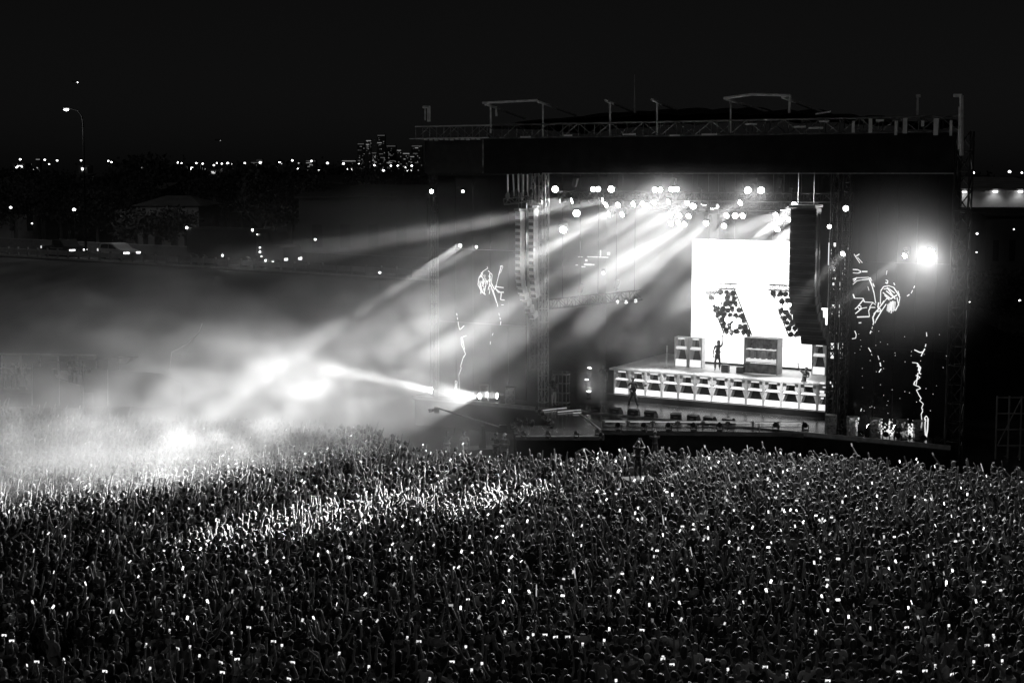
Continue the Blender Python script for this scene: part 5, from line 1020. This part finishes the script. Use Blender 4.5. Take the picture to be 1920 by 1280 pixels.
# everybody behind them: one mass, built of a few low figures
def tubev(pts, rs, n=6):
    vs, fs = [], []
    for i, p in enumerate(pts):
        d = (Vector(pts[min(i + 1, len(pts) - 1)]) - Vector(pts[max(i - 1, 0)])).normalized(); q = d.to_track_quat('Z', 'Y').to_matrix()
        for k in range(n): a = 2 * PI * k / n; vs.append(Vector(p) + q @ Vector((rs[i][0] * math.cos(a), rs[i][1] * math.sin(a), 0)))
    for i in range(len(pts) - 1): fs += [(i * n + k, i * n + (k + 1) % n, (i + 1) * n + (k + 1) % n, (i + 1) * n + k) for k in range(n)]
    fs += [(len(pts) * n - n, len(pts) * n - n + 2, len(pts) * n - n + 1) if False else tuple(range(len(pts) * n - n, len(pts) * n))]
    return vs, fs
def low_person(ar, al, hair, phone, stick=False, tilt=-.3, roll=0.0):
    """verts, tris, slot per tri; slots 0 cloth 1 skin 2 hair 3 screen"""
    V, T, M = [], [], []
    def add(vs, fs, m):
        o = len(V); V.extend([tuple(v) for v in vs])
        for f in fs:
            for j in range(1, len(f) - 1): T.append((o + f[0], o + f[j], o + f[j + 1])); M.append(m)
    vs, fs = [], []
    add(*tubev([(0, 0, .55), (0, 0, .95), (0, 0, 1.22), (0, -.01, 1.36), (0, -.01, 1.45)], [(.19, .15), (.18, .13), (.21, .13), (.21, .11), (.09, .08)], 8), 0)
    h = MB(); h.sphere((0, .02, 1.62), (.078, .092, .115), 8, 6); add(h.v, h.f, 1)
    h = MB(); h.sphere((0, -.008, 1.645), (.093, .104, .105), 8, 6)
    if hair == 'long': h.v = [(v[0], v[1] - .02, v[2] if v[2] > 1.6 else 1.6 + (v[2] - 1.6) * 4) for v in h.v]
    if hair == 'big': h.v = [(v[0] * 1.22, v[1] * 1.2 - .01, 1.655 + (v[2] - 1.645) * 1.22) for v in h.v]
    if hair == 'bun': h.sphere((0, -.06, 1.76), .05, 6, 4)
    if hair == 'cap': h.cyl((0, .05, 1.665), (0, .055, 1.68), .135, .13, 8)
    add(h.v, h.f, 2)
    for sg, nm in ((1, ar), (-1, al)):
        e, w = ARMS[nm]; e, w = mirror(e, sg), mirror(w, sg); dv = (Vector(w) - Vector(e)).normalized(); hd = Vector(w) + dv * .15
        sh = (.18 * sg, -.005, 1.40); m1 = [sh[i] * .4 + e[i] * .6 for i in range(3)]
        add(*tubev([sh, m1], [(.07, .07), (.06, .06)], 5), 0)
        add(*tubev([m1, e, w, tuple(Vector(w) + dv * .06), tuple(hd)], [(.046, .046), (.044, .044), (.032, .032), (.04, .025), (.02, .012)], 5), 1)
        if phone and sg == 1:
            c = hd + Vector((0, 0.0, .03)); q = Matrix.Rotation(roll, 3, 'Y') @ Matrix.Rotation(tilt, 3, 'X')
            b = MB(); b.box(c, (.08, .012, .155) if phone == 1 else (.155, .012, .08), q); add(b.v, b.f, 0)
            s_ = [(-.03, -.008, -.06), (.03, -.008, -.06), (.03, -.008, .06), (-.03, -.008, .06)] if phone == 1 else [(-.06, -.008, -.03), (.06, -.008, -.03), (.06, -.008, .03), (-.06, -.008, .03)]
            add([c + q @ Vector(v) for v in s_], [(0, 1, 2, 3)], 3)
        if stick and sg == 1: add(*tubev([tuple(hd - dv * .05), tuple(hd + dv * .3)], [(.02, .02), (.016, .016)], 5), 4)
    return np.array(V), np.array(T), np.array(M)
LOWP = [low_person(*a) for a in (('down', 'down', 's', 0), ('down', 'down', 'long', 0), ('chest', 'chest', 's', 0), ('down', 'chest', 'long', 0), ('up', 'down', 's', 0), ('down', 'up', 'long', 0), ('wave', 'down', 's', 0), ('up', 'up', 's', 0), ('upout', 'upout', 'long', 0), ('fist', 'down', 's', 0), ('head', 'head', 's', 0),
                                 ('phone', 'down', 's', 1), ('phonehigh', 'down', 'long', 1), ('phone', 'phone', 's', 2), ('phonehigh', 'phonehigh', 's', 2), ('up', 'down', 's', 0, True), ('phone', 'down', 'long', 1, False, -.7, .4), ('phonehigh', 'chest', 's', 1, False, 0, -.35), ('phone', 'chest', 's', 1, False, -1.0, .15), ('wave', 'down', 's', 1, False, -.2, .6), ('down', 'down', 'big', 0), ('chest', 'down', 'bun', 0), ('down', 'down', 'cap', 0), ('fist', 'chest', 'cap', 0), ('up', 'wave', 'bun', 0), ('down', 'upout', 'big', 0))]
LW = np.array([17, 15, 9, 8, 4, 4, 4, 2, 1.5, 4, 2, 3.6, 4.4, 2.4, 1.8, 0.3, 4, 4, 4, 3.4, 6, 6, 9, 2, 1.5, 1.5]); LW = LW / LW.sum()
LX = np.array([7, 6, 4, 4, 9, 9, 9, 8, 6, 11, 2, 3.4, 4.6, 2, 2, 0.5, 3.4, 4.6, 3.4, 3.4, 3, 3, 4, 6, 5, 5]); LX = LX / LX.sum()
CELL = RNG.random((60, 60))
def patch(x, y):
    u, v = (x + 60) / 2.6, (y - 30) / 2.6; i, j = int(u), int(v); a, b = u - i, v - j
    return (CELL[i, j] * (1 - a) + CELL[i + 1, j] * a) * (1 - b) + (CELL[i, j + 1] * (1 - a) + CELL[i + 1, j + 1] * a) * b
VV, TT, MM, TO = [], [], [], []; base = 0; cntm = 0
CPX, CPY = onz(1200, 893, 1.3).x, onz(1200, 893, 1.3).y
y = 36.15
RB = 36.15 + (rows - 1) * .60 + .3
while y < 84:
    half = .36 * y * 1.3; x = -half + rc.uniform(0, .4)
    x = max(x, -38)
    while x < half:
        px, pyy = x + rc.gauss(0, .15), y + rc.gauss(0, .17)
        if not (pyy < RB and abs(px) < .39 * pyy) and (pick(CROWD, px, pyy) or (pyy < 60 and abs(px) < half)) and rc.random() < .99 - .35 * max(0, .42 - patch(px + 7, pyy)) * 2 and math.hypot(px - CPX, pyy - CPY) > 1.1 and not (abs(px - CPX) < .9 and 0 < CPY - pyy < 2.2):
            k = RNG.choice(len(LOWP), p=LX if patch(px, pyy) > .52 else LW); v, t, m = LOWP[k]
            a = face(px, pyy) + rc.gauss(0, .3); s_ = rc.uniform(.84, 1.10); ca_, sa_ = math.cos(a) * s_, math.sin(a) * s_
            lx, ly = rc.gauss(0, .05), rc.gauss(0, .04); w = v.copy(); kk = np.clip(w[:, 2] - .9, 0, None); w[:, 0] += lx * kk * 1.5; w[:, 1] += ly * kk * 1.5
            q = np.empty_like(w); q[:, 0] = w[:, 0] * ca_ - w[:, 1] * sa_ + px; q[:, 1] = w[:, 0] * sa_ + w[:, 1] * ca_ + pyy; q[:, 2] = w[:, 2] * s_ + (0.12 * rc.random() if rc.random() < .15 else 0)
            tone = rc.choices([.02, .04, .08, .16, .34, .7], [5, 4, 3, 2.5, 1.6, 1.3])[0] * rc.uniform(.8, 1.2); sk = rc.uniform(.10, .42); hr_ = rc.choices([.02, .05, .2], [6, 3, 1])[0]
            VV.append(q); TT.append(t + base); MM.append(m); TO.append(np.where(m == 0, tone, np.where(m == 1, sk, np.where(m == 3, rc.choice((.15, .4, .8, 1.5, 3.0)), hr_)))); base += len(q); cntm += 1
        x += .47 + rc.uniform(0, .16)
    y += .46
V_ = np.concatenate(VV).astype(np.float32); T_ = np.concatenate(TT).astype(np.int32); M_ = np.concatenate(MM).astype(np.int32); O_ = np.concatenate(TO).astype(np.float32)
me = bpy.data.meshes.new('crowd'); me.vertices.add(len(V_)); me.vertices.foreach_set('co', V_.ravel()); me.loops.add(T_.size); me.loops.foreach_set('vertex_index', T_.ravel())
me.polygons.add(len(T_)); me.polygons.foreach_set('loop_start', np.arange(0, T_.size, 3, dtype=np.int32)); me.polygons.foreach_set('loop_total', np.full(len(T_), 3, dtype=np.int32))
M_MPH = mat('crowd_phone_screen', .05, .3, emit=1.0); _n = M_MPH.node_tree; _a = _n.nodes.new('ShaderNodeAttribute'); _a.attribute_name = 'tone'; _n.links.new(_a.outputs['Fac'], _n.nodes['Principled BSDF'].inputs['Emission Strength'])
for m in (M_MCLOTH, M_MSKIN, M_MHAIR, M_MPH, mat('glow_stick', .5, .5, emit=.5)): me.materials.append(m)
me.polygons.foreach_set('material_index', M_); me.polygons.foreach_set('use_smooth', np.ones(len(T_), dtype=bool)); me.update(calc_edges=True)
at_ = me.attributes.new('tone', 'FLOAT', 'FACE'); at_.data.foreach_set('value', O_)
cro = link('crowd', me); tag(cro, 'dense dark mass of concert goers filling the field', None, None, 'stuff')
print('crowd', cntm, 'tris', len(T_), 'phones', nphone)
# pit: security and camera crew between the crowd and the stage
for k, (px, py, pose, tn, yw, lb) in enumerate(((838, 838, 'j', .3, 2.6, 'security guard leaning in the pit left of the camera cart'), (871, 838, 'a', .5, 2.9, 'security guard in pale shirt in the pit'), (930, 842, 'l', .04, 2.4, 'camera operator crouched behind the pit cart'), (947, 842, 'g', .25, 2.8, 'crew member at the runway corner in the pit'), (1003, 838, 'a', .05, 3.0, 'lone guard before the runway front'), (1228, 838, 'd', .03, 0, 'photographer in black in the pit before the apron'), (1415, 838, 'b', .35, .2, 'guard with raised arm in the pit before the right apron'))):
    p = onz(px, py, 0.9); put_person(PM[pose], (p.x, p.y, 0), yw, lb, 'crew in the pit', tn)
jb = thing('camera_jib', 'black camera jib with long arm in the pit', 'camera crane', (onz(905, 832, 0.5).x, onz(905, 832, 0.5).y, 0), .2)
MB().cyl((0, 0, 0), (0, 0, 1.5), .25, .12, 10).build('column', M_BLKM, jb); MB().box((0, 0, .15), (1.6, 1.2, .3)).build('cart', M_BLKM, jb); MB().cyl((1.0, 0, 1.35), (-2.4, .2, 2.5), .06, .04, 8).build('arm', M_ALUD, jb); MB().box((1.1, 0, 1.3), (.4, .3, .4)).build('counterweight', M_BLKM, jb); MB().box((-2.5, .2, 2.4), (.3, .25, .3)).build('camera_body', M_GRAY, jb); MB().cyl((-2.65, .2, 2.4), (-2.9, .2, 2.38), .08, .1, 10).build('camera_lens', M_GLASS, jb)
bx_ = thing('pit_barrier', 'low steel crowd barrier between the front row and the pit', 'barrier', (0, 0, 0))
bpts = [(-7.0, 74.5), (-4.0, 68.9), (0, 67.5), (4.4, 68.2), (11.4, 68.6), (16.3, 67.5), (20.6, 65.1), (24, 64)]
for a, b_ in zip(bpts[:-1], bpts[1:]):
    n_ = max(1, int(math.dist(a, b_) / 1.2))
    for i in range(n_):
        p = Vector((*a, 0)).lerp(Vector((*b_, 0)), i / n_); q = Vector((*a, 0)).lerp(Vector((*b_, 0)), (i + .97) / n_); b = MB(); d = q - p
        b.add([p, q, q + Vector((0, 0, 1.1)), p + Vector((0, 0, 1.1)), p + Vector((0, .06, 0)), q + Vector((0, .06, 0)), q + Vector((0, .06, 1.1)), p + Vector((0, .06, 1.1))], [(0, 1, 2, 3), (7, 6, 5, 4), (3, 2, 6, 7), (0, 3, 7, 4), (1, 5, 6, 2)]); b.build('barrier_section', M_ALUD, bx_)

cp = thing('camera_platform', 'black camera platform rising from the crowd before the stage', 'platform', (CPX, CPY, 0), .3)
MB().bb(-.7, .7, -.6, .6, 1.05, 1.2).build('platform_deck', M_BLKM, cp); MB().bb(-.65, .65, -.55, .55, 0, 1.04).build('skirt', M_BLACK, cp); MB().bb(-.2, .2, .3, .6, 1.9, 2.2).build('camera_body', M_BLKM, cp); MB().cyl((0, .45, 1.2), (0, .45, 1.9), .05, .05, 8).build('tripod', M_BLKM, cp)
put_person(PM['d'], (CPX - .1, CPY - .1, 1.2), face(CPX, CPY), 'camera operator in black standing on the platform amid the crowd', None, .02)
